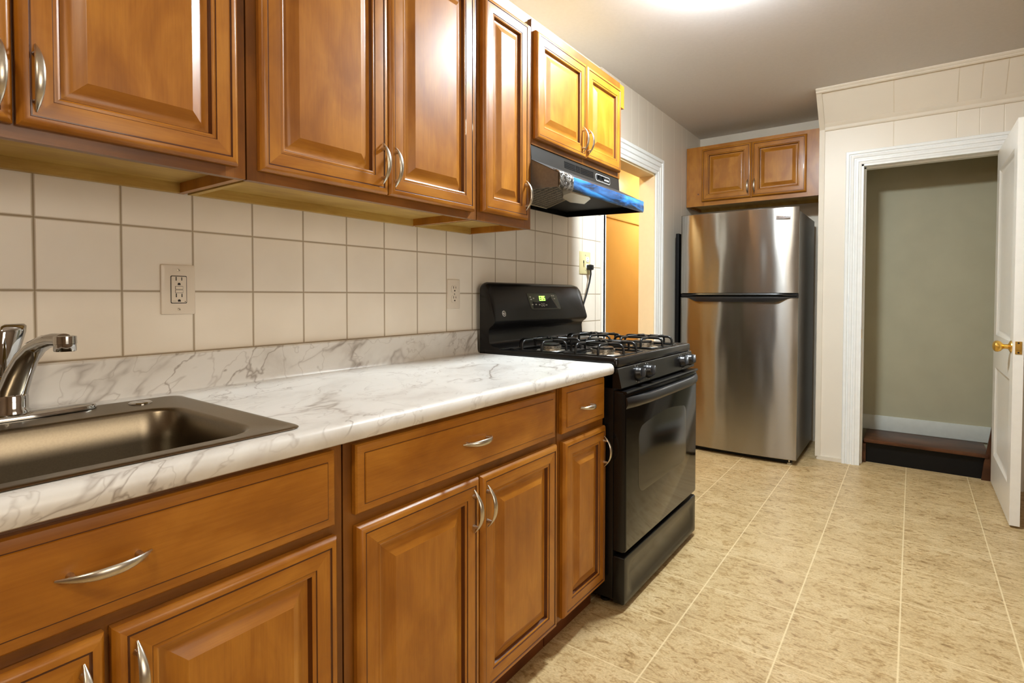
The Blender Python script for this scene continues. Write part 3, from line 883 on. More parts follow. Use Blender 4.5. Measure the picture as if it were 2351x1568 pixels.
w = MB(); w.lathe([(0.0055, 0), (0.0045, 0.0015)], (0.1005, -0.0635, 0.955), (1, -0.1, 0), 'red', 14); w.build('hot_mark', lev, root=fc)


# ------------------------------------------------------------------ outlets
def outlet(kind, yc, zc, wy, hz, label, mat):
    r = thing('wall_outlet', (0.0, yc, zc), label, 'outlet', 'outlet plates on the wall tiles')
    w = MB(); L = []
    for ins, h in ((0, 0.0002), (0, 0.002), (0.0015, 0.0045), (0.006, 0.006)):
        L.append([(h, a, b) for a, b in rrect(yc - wy / 2 + ins, yc + wy / 2 - ins, zc - hz / 2 + ins, zc + hz / 2 - ins, 0.003, 2)])
    w.loft(L, mat, False, True); w.build('cover_plate', r, root=r, smooth=25)
    def slots(w, y, z, s=1.0):
        w.box(0.0070, 0.0086, y - 0.0075 * s, y - 0.0055 * s, z + 0.001, z + 0.0105, 'slot'); w.box(0.0070, 0.0086, y + 0.0052 * s, y + 0.0070 * s, z + 0.0015, z + 0.0095, 'slot')
        w.prism([(y + 0.0032 * math.cos(t), z - 0.0072 + 0.0032 * math.sin(t)) for t in [PI * k / 8 for k in range(9)]] + [(y - 0.0032, z - 0.0098), (y + 0.0032, z - 0.0098)],
                lambda a, b, t: (t, a, b), 0.0070, 0.0086, 'slot')
    if kind == 'gfci':
        w = MB(); L = []
        for ins, h in ((-0.0008, 0.0055), (-0.0008, 0.0062)):
            L.append([(h, a, b) for a, b in rrect(yc - 0.0175 + ins, yc + 0.0175 - ins, zc - 0.0335 + ins, zc + 0.0335 - ins, 0.0025, 2)])
        w.loft(L, 'slot')
        L = []
        for ins, h in ((0, 0.005), (0, 0.0072), (0.0008, 0.0080)):
            L.append([(h, a, b) for a, b in rrect(yc - 0.0168 + ins, yc + 0.0168 - ins, zc - 0.0325 + ins, zc + 0.0325 - ins, 0.0022, 2)])
        w.loft(L, mat)
        slots(w, yc, zc + 0.021); slots(w, yc, zc - 0.020)
        w.box(0.0070, 0.0084, yc + 0.0125, yc + 0.0145, zc - 0.0305, zc - 0.0285, 'slot')
        for k in range(3): w.box(0.0070, 0.0083, yc - 0.0145 + k * 0.003, yc - 0.0125 + k * 0.003, zc - 0.0300, zc - 0.0270, 'screw')
        rec = w.build('receptacle', r, root=r, smooth=25)
        for z, nm in ((0.0045, 'reset_button'), (-0.0045, 'test_button')):
            w = MB(); w.box(0.0078, 0.0083, yc - 0.0088, yc + 0.0088, zc + z - 0.0040, zc + z + 0.0040, 'slot'); w.box(0.0078, 0.0092, yc - 0.0080, yc + 0.0080, zc + z - 0.0033, zc + z + 0.0033, mat)
            w.build(nm, rec, root=r, smooth=0)
        sc = (0.0485, -0.0485)
    elif kind == 'duplex':
        for dz in (0.0195, -0.0195):
            w = MB()
            pts = rrect(yc - 0.0175, yc + 0.0175, zc + dz - 0.0145, zc + dz + 0.0145, 0.010, 5)
            big = rrect(yc - 0.0183, yc + 0.0183, zc + dz - 0.0153, zc + dz + 0.0153, 0.0105, 5)
            w.prism(big, lambda a, b, t: (t, a, b), 0.005, 0.0062, 'screw'); w.prism(pts, lambda a, b, t: (t, a, b), 0.005, 0.0078, mat)
            slots(w, yc, zc + dz + 0.001)
            w.build('receptacle', r, root=r, smooth=25)
        sc = (0.0,)
    else:
        w = MB(); w.box(0.005, 0.0085, yc - 0.024, yc - 0.018, zc - 0.012, zc + 0.012, 'slot')
        w.prism([(yc - 0.025, zc - 0.004), (yc - 0.017, zc - 0.004), (yc - 0.017, zc - 0.011), (yc - 0.025, zc - 0.011)], lambda a, b, t: (t, a, b), 0.0085, 0.016, 'ivory')
        w.build('toggle_switch', r, root=r, smooth=0)
        for dz in (0.0195, -0.0195):
            w = MB(); w.prism(rrect(yc + 0.006, yc + 0.040, zc + dz - 0.0145, zc + dz + 0.0145, 0.012, 5), lambda a, b, t: (t, a, b), 0.005, 0.0082, 'white')
            slots(w, yc + 0.023, zc + dz)
            w.build('receptacle', r, root=r, smooth=25)
        sc = (0.042, -0.042)
    for z in sc:
        w = MB(); w.lathe([(0.0036, 0), (0.0032, 0.0012), (0.001, 0.0016)], (0.0058, yc, zc + z), (1, 0, 0), 'screw', 14)
        w.prism([(yc - 0.0022, zc + z + 0.0026), (yc - 0.0028, zc + z + 0.0020), (yc + 0.0022, zc + z - 0.0026), (yc + 0.0028, zc + z - 0.0020)], lambda a, b, t: (t, a, b), 0.0070, 0.0076, 'slot')
        w.build('screw', r, root=r, smooth=25)
    return r


outlet('gfci', 0.2690, 1.1175, 0.078, 0.123, 'cream safety outlet with reset buttons on the tiles right of the faucet', 'plate')
outlet('duplex', 1.2585, 1.1100, 0.071, 0.117, 'white duplex outlet on the tiles just left of the stove', 'plate')
outlet('combo', 2.311, 1.287, 0.118, 0.125, 'ivory switch-and-socket plate above the stove by the doorway', 'ivory')
pc = thing('power_cord', (0.0, 2.334, 1.25), 'black power cord plugged into the ivory plate and hanging behind the stove', 'cord')
w = MB()
L = [[(x, 2.334 + a, 1.262 + b) for a, b in rrect(-sy, sy, -sz, sz, 0.005, 3)] for x, sy, sz in ((0.0087, 0.013, 0.014), (0.030, 0.013, 0.016), (0.040, 0.010, 0.013))]
w.loft(L, 'blackp'); w.build('plug', pc, root=pc)
w = MB(); w.tube([(0.026, 2.334, 1.250), (0.028, 2.333, 1.225), (0.026, 2.322, 1.18), (0.022, 2.300, 1.12), (0.018, 2.265, 1.05), (0.016, 2.225, 0.98), (0.015, 2.190, 0.90)], 0.0048, 'blackp', 10)
w.build('cable', pc, root=pc, smooth=60)


# ------------------------------------------------------------------ stove
SYA, SYB = 1.385, 2.147
sv = thing('gas_stove', (0.35, (SYA + SYB) / 2, 0.0), 'black gas stove with a tall back console and oven door', 'stove')
RT = sv
w = MB(); w.box(0.045, 0.642, SYA, SYB, 0.035, 0.852, 'black'); w.build('body', sv, root=RT, bevel=0.004)
for x in (0.10, 0.59):
    for y in (SYA + 0.05, SYB - 0.05):
        w = MB(); w.lathe([(0.018, 0), (0.018, 0.008), (0.008, 0.010), (0.008, 0.040)], (x, y, 0.0), (0, 0, 1), 'blackp', 14); w.build('foot', sv, root=RT)
# cooktop with a raised rim
w = MB(); L = []
for ins, z in ((0.004, 0.852), (0.0, 0.858), (0.0, 0.880), (0.003, 0.885), (0.007, 0.8868), (0.018, 0.8868), (0.026, 0.882), (0.034, 0.876), (0.05, 0.8745)):
    L.append([(a, b, z) for a, b in rrect(0.05 + ins, 0.655 - ins, SYA - 0.001 + ins, SYB + 0.001 - ins, 0.014, 4)])
w.loft(L, 'black'); w.build('cooktop', sv, root=RT, smooth=40)
# burners
for bx_, by_, rr in ((0.50, 1.575, 0.050), (0.26, 1.575, 0.044), (0.50, 1.957, 0.050), (0.26, 1.957, 0.044)):
    w = MB(); w.lathe([(rr + 0.02, 0), (rr + 0.016, 0.004), (rr - 0.006, 0.004), (rr - 0.008, 0.010), (rr - 0.002, 0.012), (rr - 0.002, 0.022), (rr - 0.012, 0.023)], (bx_, by_, 0.8745), (0, 0, 1), 'alu', 32)
    for k in range(18):
        t = 2 * PI * k / 18
        c = Vector((bx_ + math.cos(t) * (rr - 0.0025), by_ + math.sin(t) * (rr - 0.0025), 0.8918))
        w.lathe([(0.0017, 0), (0.0017, 0.0014)], c, (math.cos(t), math.sin(t), 0), 'slot', 6)
    b = w.build('burner', sv, root=RT)
    w = MB(); w.lathe([(rr - 0.010, 0), (rr - 0.007, 0.002), (rr - 0.007, 0.006), (rr - 0.012, 0.0085), (0.012, 0.0095)], (bx_, by_, 0.8970), (0, 0, 1), 'cap', 32); w.build('burner_cap', b, root=RT)
# grates: one per burner
def grate(xc, yc, hx, hy):
    w = MB(); rd = 0.0052; zb, zt2 = 0.883, 0.922
    def hoop(p0, p1):
        a = Vector(p0); b = Vector(p1); d = (b - a).normalized(); k = 0.020
        pts = [a + Vector((0, 0, zb))]
        pts.append(a + Vector((0, 0, zt2 - k)))
        for s in range(1, 5):
            t = PI / 2 * s / 4
            pts.append(a + d * (k * (1 - math.cos(t))) + Vector((0, 0, zt2 - k + k * math.sin(t))))
        for s in range(0, 5):
            t = PI / 2 * s / 4
            pts.append(b - d * (k * (1 - math.sin(t))) + Vector((0, 0, zt2 - k + k * math.cos(t))))
        pts.append(b + Vector((0, 0, zb)))
        w.tube(pts, rd, 'iron', 8)
    # low square frame
    fr = rrect(xc - hx, xc + hx, yc - hy, yc + hy, 0.03, 4)
    pts = [(a, b, zb) for a, b in fr]; w.tube(pts + [pts[0]], rd * 0.9, 'iron', 8, caps=False)
    # hoops and fingers
    hoop((xc - hx, yc - hy * 0.42, 0), (xc + hx, yc - hy * 0.42, 0)); hoop((xc - hx, yc + hy * 0.42, 0), (xc + hx, yc + hy * 0.42, 0))
    hoop((xc - hx * 0.42, yc - hy, 0), (xc - hx * 0.42, yc + hy, 0)); hoop((xc + hx * 0.42, yc - hy, 0), (xc + hx * 0.42, yc + hy, 0))
    for sx in (-1, 1):
        for sy in (-1, 1):                      # pointed corner fingers
            w.tube([(xc + sx * hx * 0.42, yc + sy * hy * 0.42, zt2 + 0.002), (xc + sx * hx * 0.2, yc + sy * hy * 0.2, zt2 + 0.006)], [rd, rd * 0.7], 'iron', 8)
    return w.build('grate', sv, root=RT, smooth=60)
for gx in (0.253, 0.502):
    for gy in (1.575, 1.957): grate(gx, gy, 0.113, 0.132)
# front control panel
w = MB(); w.prism([(0.600, 0.8515), (0.655, 0.8515), (0.6575, 0.849), (0.6725, 0.784), (0.671, 0.781), (0.600, 0.781)], lambda a, b, t: (a, t, b), SYA, SYB, 'black')
w.v = w.v
KN = Vector((0.065, 0, 0.015)).normalized()
def kp(y, z): return Vector((0.6575 + (0.849 - z) * 0.015 / 0.065, y, z))
KY = (1.532, 1.627, 1.997, 2.092)
for y in KY:
    for k in range(9):
        t = math.radians(-60 + k * 34) + PI / 2
        c = kp(y + math.cos(t) * 0.033, 0.8165 + math.sin(t) * 0.0295)
        if k not in (4, 5):
            w.lathe([(0.0016, -0.0002), (0.0014, 0.0007)], c, KN, 'mark', 8)
cp = w.build('control_panel', sv, root=RT, smooth=25)
for y in KY:
    c = kp(y, 0.8165); w = MB()
    w.lathe([(0.0265, 0), (0.0265, 0.005), (0.0245, 0.009), (0.0225, 0.012), (0.0215, 0.019), (0.0190, 0.022), (0.008, 0.023)], c, KN, 'blackp', 28)
    a = Vector((0, 0.55, 0.83)); a = (a - KN * a.dot(KN)).normalized(); bb = KN.cross(a)
    L = [[c + KN * h + a * (p * 0.0205 * s) + bb * (q * 0.0060 * s) for p, q in ((1, 0.6), (1, -0.6), (0.5, -1), (-0.5, -1), (-1, -0.6), (-1, 0.6), (-0.5, 1), (0.5, 1))] for h, s in ((0.020, 1.05), (0.031, 0.9), (0.033, 0.7))]
    w.loft(L, 'blackp'); w.box(c.x + 0.0, c.x + 0.0, c.y, c.y, c.z, c.z, 'blackp') if False else None
    w.build('knob', sv, root=RT, smooth=40)
# oven door
w = MB(); L = []
for ins, x in ((0.0, 0.643), (0.0, 0.676), (0.003, 0.683), (0.008, 0.686)):
    L.append([(x, a, b) for a, b in rrect(SYA + 0.003 + ins, SYB - 0.003 - ins, 0.205 + ins, 0.772 - ins, 0.008, 3)])
w.loft(L, ['black', 'black', 'glass']); od = w.build('oven_door', sv, root=RT, smooth=30)
w = MB()
pts = []
def arch(y0, y1, z0, z1, rc, rise, n=10):
    p = [(y0 + rc * (1 - math.cos(t)), z0 + rc * (1 - math.sin(t))) for t in [PI / 2 * k / 4 for k in range(5)]][::-1]
    p = []
    for k in range(5): t = PI + PI / 2 * k / 4; p.append((y0 + rc + rc * math.cos(t), z0 + rc + rc * math.sin(t)))
    for k in range(5): t = 1.5 * PI + PI / 2 * k / 4; p.append((y1 - rc + rc * math.cos(t), z0 + rc + rc * math.sin(t)))
    for k in range(5): t = PI / 2 * k / 4; p.append((y1 - rc + rc * math.cos(t), z1 - rc + rc * math.sin(t)))
    for k in range(1, n): s = k / n; p.append((y1 - rc + (y0 - y1 + 2 * rc) * s, z1 + rise * math.sin(PI * s)))
    for k in range(5): t = PI / 2 + PI / 2 * k / 4; p.append((y0 + rc + rc * math.cos(t), z1 - rc + rc * math.sin(t)))
    return p
AW = arch(1.500, 2.005, 0.385, 0.632, 0.045, 0.018)
cy0 = sum(a for a, b in AW) / len(AW); cz0 = sum(b for a, b in AW) / len(AW)
w.loft([[(x, cy0 + (a - cy0) * s, cz0 + (b - cz0) * s) for a, b in AW] for x, s in ((0.680, 1.0), (0.6864, 1.0), (0.6868, 0.99))], 'window')
w.build('window', od, root=RT, smooth=25)
w = MB(); L = []                                # handle: bowed band springing from the top of the door
n = 22
for k in range(n + 1):
    t = -1 + 2 * k / n; y = (SYA + SYB) / 2 + t * 0.372
    out = 0.030 * (1 - abs(t) ** 5) + 0.004
    x0 = 0.684
    L.append([(x0 - 0.004, y, 0.738), (x0 + out * 0.55, y, 0.752), (x0 + out * 0.9, y, 0.749), (x0 + out + 0.004, y, 0.738), (x0 + out + 0.004, y, 0.726), (x0 + out * 0.9, y, 0.716), (x0 + out * 0.55, y, 0.712), (x0 - 0.004, y, 0.716)])
w.loft(L, 'blackp'); w.build('oven_handle', od, root=RT, smooth=50)
w = MB(); w.prism([(0.640, 0.773), (0.6885, 0.773), (0.692, 0.768), (0.688, 0.762), (0.640, 0.762)], lambda a, b, t: (a, t, b), SYA + 0.004, SYB - 0.004, 'black'); w.build('door_top_rail', od, root=RT, smooth=25)
# storage drawer
w = MB(); L = []
for ins, x, zt2 in ((0.0, 0.643, 0.190), (0.0, 0.678, 0.190), (0.003, 0.684, 0.187), (0.010, 0.6855, 0.178)):
    L.append([(x, a, b) for a, b in rrect(SYA + 0.003 + ins, SYB - 0.003 - ins, 0.022 + ins, zt2, 0.006, 3)])
L.append([(0.684, a, b) for a, b in rrect(SYA + 0.045, SYB - 0.045, 0.045, 0.162, 0.035, 3)])
L.append([(0.680, a, b) for a, b in rrect(SYA + 0.055, SYB - 0.055, 0.052, 0.150, 0.03, 3)])
w.loft(L, 'black'); w.build('storage_drawer', sv, root=RT, smooth=40)
# back console
GP = [(0.030, 0.852), (0.030, 1.150), (0.036, 1.158), (0.050, 1.1605), (0.066, 1.155), (0.076, 1.142), (0.108, 1.004), (0.1085, 0.995), (0.103, 0.986), (0.086, 0.974), (0.079, 0.966), (0.077, 0.955), (0.080, 0.915), (0.086, 0.904), (0.100, 0.896), (0.128, 0.891), (0.134, 0.886), (0.134, 0.852)]
w = MB(); L = []
for t, dz in ((0.0, 0.020), (0.004, 0.010), (0.011, 0.004), (0.022, 0.0)):
    L.append([(a, SYA + t, b - (dz if b > 1.1 else 0)) for a, b in GP])
for t, dz in ((0.060, 0.0), (0.030, 0.004), (0.014, 0.014), (0.004, 0.030), (0.0, 0.045)):
    L.append([(a, SYB - t, b - (dz if b > 1.1 else 0)) for a, b in GP])
w.loft(L, 'black'); cons = w.build('back_console', sv, root=RT, smooth=35)
GN = Vector((0.138, 0, 0.032)).normalized(); GU = Vector((-0.032, 0, 0.138)).normalized()
def gp(y, z, h=0.0):                            # point on the sloping face
    return Vector((0.076 + (1.142 - z) * 0.032 / 0.138, y, z)) + GN * h
w = MB()
w.loft([[gp(1.640, 1.116, h), gp(1.872, 1.118, h), gp(1.888, 1.112, h), gp(1.908, 1.044, h), gp(1.900, 1.038, h), gp(1.668, 1.040, h), gp(1.656, 1.046, h)] for h in (-0.003, 0.0006)], 'slot')
w.loft([[gp(1.643, 1.1135, h), gp(1.870, 1.1155, h), gp(1.885, 1.110, h), gp(1.904, 1.046, h), gp(1.898, 1.041, h), gp(1.670, 1.043, h), gp(1.659, 1.048, h)] for h in (-0.002, 0.0012)], 'lcd')
w.loft([[gp(a, b, h) for a, b in [(1.676, 1.078), (1.70, 1.0745), (1.73, 1.074), (1.76, 1.077), (1.785, 1.081), (1.81, 1.091), (1.832, 1.100), (1.862, 1.058), (1.872, 1.045), (1.676, 1.046)]] for h in (0.0, 0.0016)], 'blackm')
w.loft([[gp(a, b, h) for a, b in [(1.838, 1.090), (1.846, 1.090), (1.890, 1.046), (1.876, 1.044)]] for h in (0.0, 0.0018)], 'sidegrey')
dsp = w.build('clock_panel', cons, root=RT, smooth=0)
w = MB()
SEG = {'E': 'afged', '0': 'abcdef', '5': 'afgcd'}
def seg_bar(y0, z0, y1, z1, t=0.0016):
    w.loft([[gp(y0 - t, z0 - t, h), gp(y1 + t, z0 - t, h), gp(y1 + t, z1 + t, h), gp(y0 - t, z1 + t, h)] for h in (0.0012, 0.0022)], 'digit')
for k, ch in enumerate('E05'):
    y0 = 1.737 + k * 0.0165; wd_, hh = 0.0095, 0.0090; zb = 1.083
    P = {'a': (y0, zb + 2 * hh, y0 + wd_, zb + 2 * hh), 'g': (y0, zb + hh, y0 + wd_, zb + hh), 'd': (y0, zb, y0 + wd_, zb), 'f': (y0, zb + hh, y0, zb + 2 * hh), 'e': (y0, zb, y0, zb + hh), 'b': (y0 + wd_, zb + hh, y0 + wd_, zb + 2 * hh), 'c': (y0 + wd_, zb, y0 + wd_, zb + hh)}
    for s in SEG[ch]: seg_bar(*P[s])
w.build('clock_digits', dsp, root=RT, smooth=0)
def quad(w, y, z, a, b, mat='mark'): w.loft([[gp(y - a, z - b, h), gp(y + a, z - b, h), gp(y + a, z + b, h), gp(y - a, z + b, h)] for h in (0.0012, 0.0024)], mat)
for y, z in ((1.664, 1.098), (1.668, 1.087), (1.688, 1.092), (1.672, 1.064), (1.700, 1.064), (1.727, 1.063), (1.785, 1.061), (1.842, 1.104), (1.858, 1.104), (1.862, 1.090)):
    w = MB(); quad(w, y, z, 0.0050, 0.0024); w.build('button', dsp, root=RT, smooth=0)
for y in (1.747, 1.764):
    w = MB()
    lp = [[gp(y + r * math.cos(t), 1.062 + r * math.sin(t), h) for t in [2 * PI * k / 16 for k in range(16)]] for r, h in ((0.0075, 0.0012), (0.0075, 0.0022), (0.0060, 0.0022), (0.0060, 0.0012))]
    w.loft(lp, 'mark', False, False)
    w.build('button', dsp, root=RT, smooth=0)
w = MB()                                        # round maker's monogram
c = gp(1.454, 1.029)
def disc(r0, r1, h0, h1, mat):
    w.loft([[c + GN * h + Vector((0, r * math.cos(t), 0)) + GU * (r * math.sin(t)) for t in [2 * PI * k / 24 for k in range(24)]] for r, h in ((r0, h0), (r0, h1), (r1, h1))], mat)
disc(0.0125, 0.010, -0.0005, 0.0014, 'badge')
disc(0.0098, 0.009, 0.0, 0.0017, 'sidegrey')
def stroke(pts, r=0.0009): w.tube([c + GN * 0.0019 + Vector((0, a, 0)) + GU * b for a, b in pts], r, 'badge', 6)
stroke([(-0.0015, 0.0045), (-0.0045, 0.0045), (-0.006, 0.002), (-0.0055, -0.002), (-0.003, -0.003), (-0.001, -0.001), (-0.0005, -0.004), (-0.003, -0.006)])
stroke([(0.005, 0.0045), (0.002, 0.005), (0.0015, 0.002), (0.004, 0.0005), (0.001, -0.001), (0.001, -0.0045), (0.004, -0.0045), (0.006, -0.002)])
w.build('badge', cons, root=RT, smooth=25)


# ------------------------------------------------------------------ range hood
hd = thing('range_hood', (0.2, 1.737, 1.52), 'black under-cabinet range hood with blue protective film on its front lip', 'hood')
HY0, HY1 = 1.3605, 2.114
w = MB()
# upper front with thickness, back box, sides and sloping canopy top
w.box(0.004, 0.302, HY0, HY1, 1.640, 1.6765, 'hoodfront')
w.prism([(0.290, 1.6765), (0.302, 1.6765), (0.306, 1.62), (0.428, 1.556), (0.432, 1.550), (0.432, 1.507), (0.424, 1.503), (0.420, 1.507), (0.420, 1.545), (0.290, 1.612)], lambda a, b, t: (a, t, b), HY0 + 0.001, HY1 - 0.001, 'hoodfront')
for y0, y1, mt in ((HY0, HY0 + 0.004, 'hoodgrey'), (HY1 - 0.004, HY1, 'black')):
    w.prism([(0.004, 1.515), (0.004, 1.640), (0.300, 1.640), (0.306, 1.617), (0.426, 1.555), (0.426, 1.504)], lambda a, b, t: (a, t, b), y0, y1, mt)
w.box(0.004, 0.010, HY0 + 0.004, HY1 - 0.004, 1.515, 1.640, 'black')
w.loft([[(0.010, HY0 + 0.004, z), (0.42, HY0 + 0.004, z - 0.008), (0.42, HY1 - 0.004, z - 0.008), (0.010, HY1 - 0.004, z)] for z in (1.540, 1.544)], 'hoodblack')
w.build('canopy', hd, root=hd, smooth=20)
def hood_face(z, h=0.0): return (0.302 + (1.6765 - z) * 0.004 / 0.0565 + h)
w = MB()
for y0, y1 in ((1.602, 1.690), (1.696, 1.732), (1.738, 1.852)):
    for k in range(4):
        z = 1.660 - k * 0.0075
        w.box(hood_face(z) - 0.002, hood_face(z) + 0.0012, y0, y1, z - 0.0024, z + 0.0024, 'blackm')
w.build('vent_slots', hd, root=hd, smooth=0)
w = MB()
pts = rrect(1.872, 2.012, 1.630, 1.662, 0.010, 4)
w.prism(pts, lambda a, b, t: (hood_face(b) + t, a, b), -0.001, 0.0014, 'mark')
w.prism(rrect(1.8745, 2.0095, 1.6325, 1.6595, 0.0085, 4), lambda a, b, t: (hood_face(b) + t, a, b), 0.0005, 0.0020, 'blackp')
for y in (1.952, 1.962, 1.972, 1.982, 1.992): w.box(hood_face(1.645) + 0.0018, hood_face(1.645) + 0.0026, y, y + 0.006, 1.6415, 1.6480, 'mark')
for y in (1.893, 1.928): w.box(hood_face(1.637) + 0.0018, hood_face(1.637) + 0.0026, y, y + 0.014, 1.6350, 1.6368, 'mark')
sp = w.build('switch_plate', hd, root=hd, smooth=20)
for y in (1.892, 1.927):
    w = MB(); w.prism([(0, 1.639), (0.004, 1.639), (0.008, 1.656), (0, 1.656)], lambda a, b, t: (hood_face(b) + 0.0015 + a, t, b), y, y + 0.018, 'blackm'); w.build('rocker_switch', sp, root=hd, smooth=0)
w = MB(); L = []                                # blue film over the lip
for k in range(41):
    y = 1.452 + (2.1125 - 1.452) * k / 40
    wv = 0.0007 * math.sin(k * 1.9) + 0.0005 * math.sin(k * 4.3 + 1)
    L.append([(0.4175, y, 1.5595 + wv), (0.4295, y, 1.5570 + wv), (0.4340 + wv, y, 1.5515), (0.4336 - wv * 0.5, y, 1.540), (0.4342 + wv, y, 1.523), (0.4338, y, 1.508 + wv), (0.4300, y, 1.5018), (0.4290, y, 1.5025), (0.4322, y, 1.5090), (0.4324, y, 1.5500), (0.4280, y, 1.5572), (0.4172, y, 1.5615)])
w.loft(L, 'film'); w.build('blue_film', hd, root=hd, smooth=60)
w = MB(); L = []                                # gathered clear film at the left corner
for k in range(14):
    y = 1.3585 + (1.456 - 1.3585) * k / 13
    wv = 0.0016 * math.sin(k * 2.4) + 0.001 * math.sin(k * 5.1)
    L.append([(0.405, y, 1.572 + wv), (0.4300, y, 1.5605 + wv), (0.4355 + wv, y, 1.5515), (0.4350 - wv, y, 1.540), (0.4360 + wv, y, 1.523), (0.4348, y, 1.506 + wv), (0.4295, y, 1.4995), (0.4285, y, 1.5022), (0.4322, y, 1.5090), (0.4324, y, 1.5500), (0.4280, y, 1.5572), (0.4050, y, 1.5695)])
w.loft(L, 'clear'); w.build('clear_film', hd, root=hd, smooth=60)
# grease filter and lamp cover
w = MB(); w.loft([[(0.045, 1.385, z), (0.395, 1.385, z - 0.004), (0.300, 1.660, z - 0.004), (0.045, 1.860, z)] for z in (1.527, 1.535)], 'filter'); w.build('grease_filter', hd, root=hd, smooth=0)
w = MB()
fr = [(0.045, 1.385, 1.527), (0.395, 1.385, 1.523), (0.300, 1.660, 1.523), (0.045, 1.860, 1.527)]
w.tube(fr + [fr[0]], 0.0045, 'alu', 6, caps=False); w.build('filter_frame', hd, root=hd)
w = MB()
lo = [(0.412, 1.470), (0.424, 1.600), (0.410, 1.640), (0.325, 1.735), (0.296, 1.660), (0.320, 1.560), (0.360, 1.500)]
cx_ = sum(a for a, b in lo) / 7; cy_ = sum(b for a, b in lo) / 7
w.loft([[(cx_ + (a - cx_) * s, cy_ + (b - cy_) * s, z) for a, b in lo] for z, s in ((1.535, 1.03), (1.512, 1.02), (1.500, 0.96))], 'lens'); w.build('lamp_cover', hd, root=hd, smooth=25)


# ------------------------------------------------------------------ refrigerator
fr = thing('refrigerator', (0.5, 3.87, 0.0), 'stainless top-freezer refrigerator in the far corner', 'refrigerator')
FX0, FX1, FYF = 0.113, 0.886, 3.500
w = MB(); w.box(FX0 + 0.004, FX1 - 0.002, FYF + 0.062, 4.20, 0.03, 1.660, 'sidegrey'); w.build('body', fr, root=fr, bevel=0.006)
w = MB(); w.box(FX0 + 0.03, FX1 - 0.03, FYF + 0.05, FYF + 0.08, 0.008, 0.05, 'blackm'); w.build('base_grille', fr, root=fr)
for x in (FX0 + 0.05, FX1 - 0.045):
    w = MB(); w.lathe([(0.016, 0), (0.016, 0.012), (0.007, 0.014), (0.007, 0.035)], (x, FYF + 0.055, 0.0), (0, 0, 1), 'chrome', 14); w.build('foot', fr, root=fr)
def bow(t): return 0.022 * t * t + 0.006 * abs(t) ** 8      # t in -1..1
def fdoor(name, z0, z1):
    w = MB(); n = 48; xc, hw = (FX0 + FX1) / 2, (FX1 - FX0) / 2
    fv = []
    for k in range(n + 1):
        t = -1 + 2 * k / n
        fv.append((xc + t * hw, FYF + bow(t)))
    prof = [(FX0 + 0.002, FYF + 0.058)] + fv + [(FX1 - 0.002, FYF + 0.058)]
    w.loft([[(a + (xc - a) * s, b + (0.003 if s else 0), z) for a, b in prof] for z, s in ((z0, 0.004), (z0 + 0.004, 0), (z1 - 0.004, 0), (z1, 0.004))], 'fridge')
    # darker side skin of the door
    return w.build(name, fr, root=fr, smooth=30)
lowd = fdoor('fridge_door', 0.035, 1.098); upd = fdoor('freezer_door', 1.122, 1.684)
w = MB(); w.box(FX0 + 0.01, FX1 - 0.01, FYF + 0.03, FYF + 0.06, 1.098, 1.122, 'blackm'); w.build('door_gasket', fr, root=fr)
def pocket(name, parent, zs, flip):
    w = MB(); L = []
    n = 40; xa, xb = FX0 + 0.004, FX1 + 0.002
    for k in range(n + 1):
        u = k / n; x = xa + (xb - xa) * u
        e = min(1.0, max(0.0, min((u - 0.05) / 0.12, (0.95 - u) / 0.12))); e = e * e * (3 - 2 * e)
        t = (x - (FX0 + FX1) / 2) / ((FX1 - FX0) / 2); y = FYF + bow(max(-1, min(1, t)))
        za, zb = zs
        if flip: za = zb - (0.010 + (zb - za - 0.010) * e)
        else: zb = za + (0.010 + (zb - za - 0.010) * e)
        out = 0.004 + 0.020 * e
        L.append([(x, y + 0.004, za), (x, y - out * 0.7, za + 0.001), (x, y - out, (za + zb) / 2), (x, y - out * 0.85, zb - 0.001), (x, y + 0.004, zb)])
    w.loft(L, 'blackp'); w.build(name, parent, root=fr, smooth=50)
pocket('handle', lowd, (1.064, 1.101), True)
pocket('handle', upd, (1.105, 1.123), False)
w = MB(); w.box(0.752, 0.836, FYF + 0.004, FYF + 0.0125, 1.606, 1.632, 'badge'); bdg = w.build('badge', upd, root=fr, bevel=0.001)
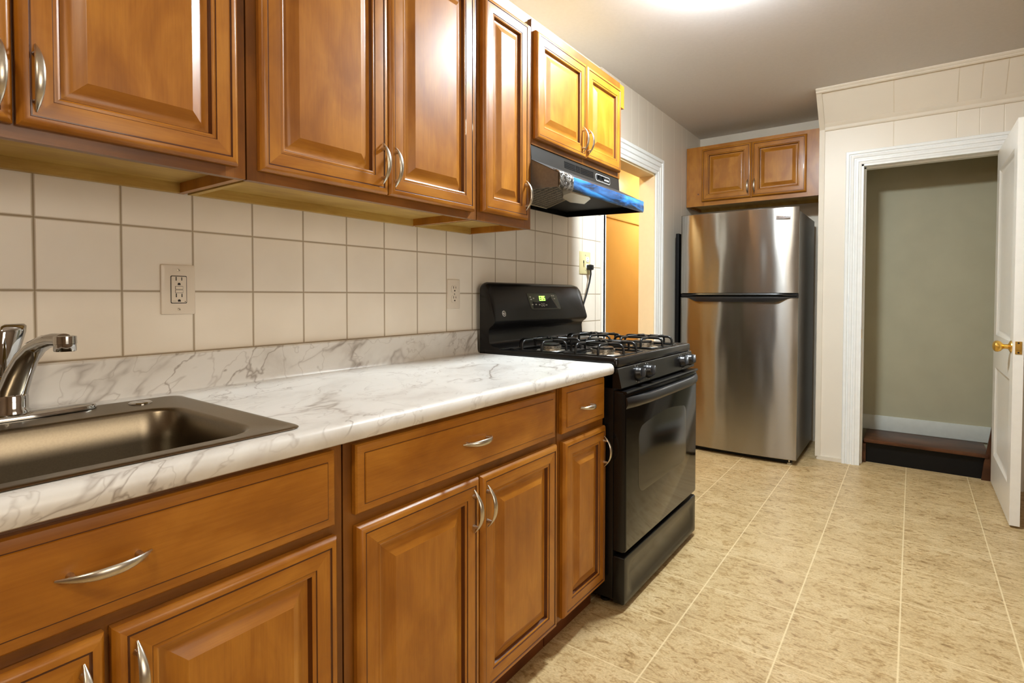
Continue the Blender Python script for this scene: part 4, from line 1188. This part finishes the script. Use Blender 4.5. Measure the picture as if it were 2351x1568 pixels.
fo = bpy.data.curves.new('badge_text', 'FONT'); fo.body = 'FRIGIDAIRE'; fo.size = 0.0152; fo.extrude = 0.0004; fo.align_x = 'CENTER'; fo.align_y = 'CENTER'
to = bpy.data.objects.new('tmp_text', fo); COL.objects.link(to); bpy.context.view_layer.update()
tm = bpy.data.meshes.new_from_object(to.evaluated_get(bpy.context.evaluated_depsgraph_get())); bpy.data.objects.remove(to)
tm.transform(Matrix.Translation(Vector((0.794, FYF + 0.0035, 1.619)) - fr.location) @ Matrix.Rotation(PI / 2, 4, 'X'))
tm.materials.clear(); tm.materials.append(M['badgetext'])
bt = bpy.data.objects.new('badge_lettering', tm); COL.objects.link(bt); bt.parent = bdg
# dark board standing between the fridge and the wall
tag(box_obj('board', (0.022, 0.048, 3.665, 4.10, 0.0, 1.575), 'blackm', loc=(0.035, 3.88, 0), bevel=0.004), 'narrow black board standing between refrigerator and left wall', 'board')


# ------------------------------------------------------------------ lamps
def dome(loc, rad, drop, glass, label, ceilz=CEIL):
    r = thing('ceiling_lamp', (loc[0], loc[1], ceilz), label, 'lamp')
    w = MB(); w.lathe([(rad * 1.05, 0), (rad * 1.05, 0.012), (rad * 0.95, 0.016)], (loc[0], loc[1], ceilz), (0, 0, -1), 'white', 32); w.build('base_plate', r, root=r)
    w = MB(); w.lathe([(rad * math.cos(t) if t < 1.5 else 0.004, 0.012 + (drop - 0.012) * math.sin(t)) for t in [PI / 2 * k / 8 for k in range(9)]], (loc[0], loc[1], ceilz), (0, 0, -1), glass, 32); w.build('glass_dome', r, root=r, smooth=60)
    return r
dome((0.86, 1.89), 0.14, 0.075, 'lamp_front', 'white dome ceiling lamp over the stove side of the kitchen')
dome((1.55, -1.15), 0.13, 0.10, 'lamp_rear', 'warm dome ceiling lamp behind the camera')
dome((-0.55, 2.30), 0.11, 0.09, 'lamp_hall', 'warm dome lamp in the orange room, nearer to the kitchen counter')
dome((-0.42, 5.50), 0.11, 0.09, 'lamp_hall_end', 'warm dome lamp at the far end of the orange room')
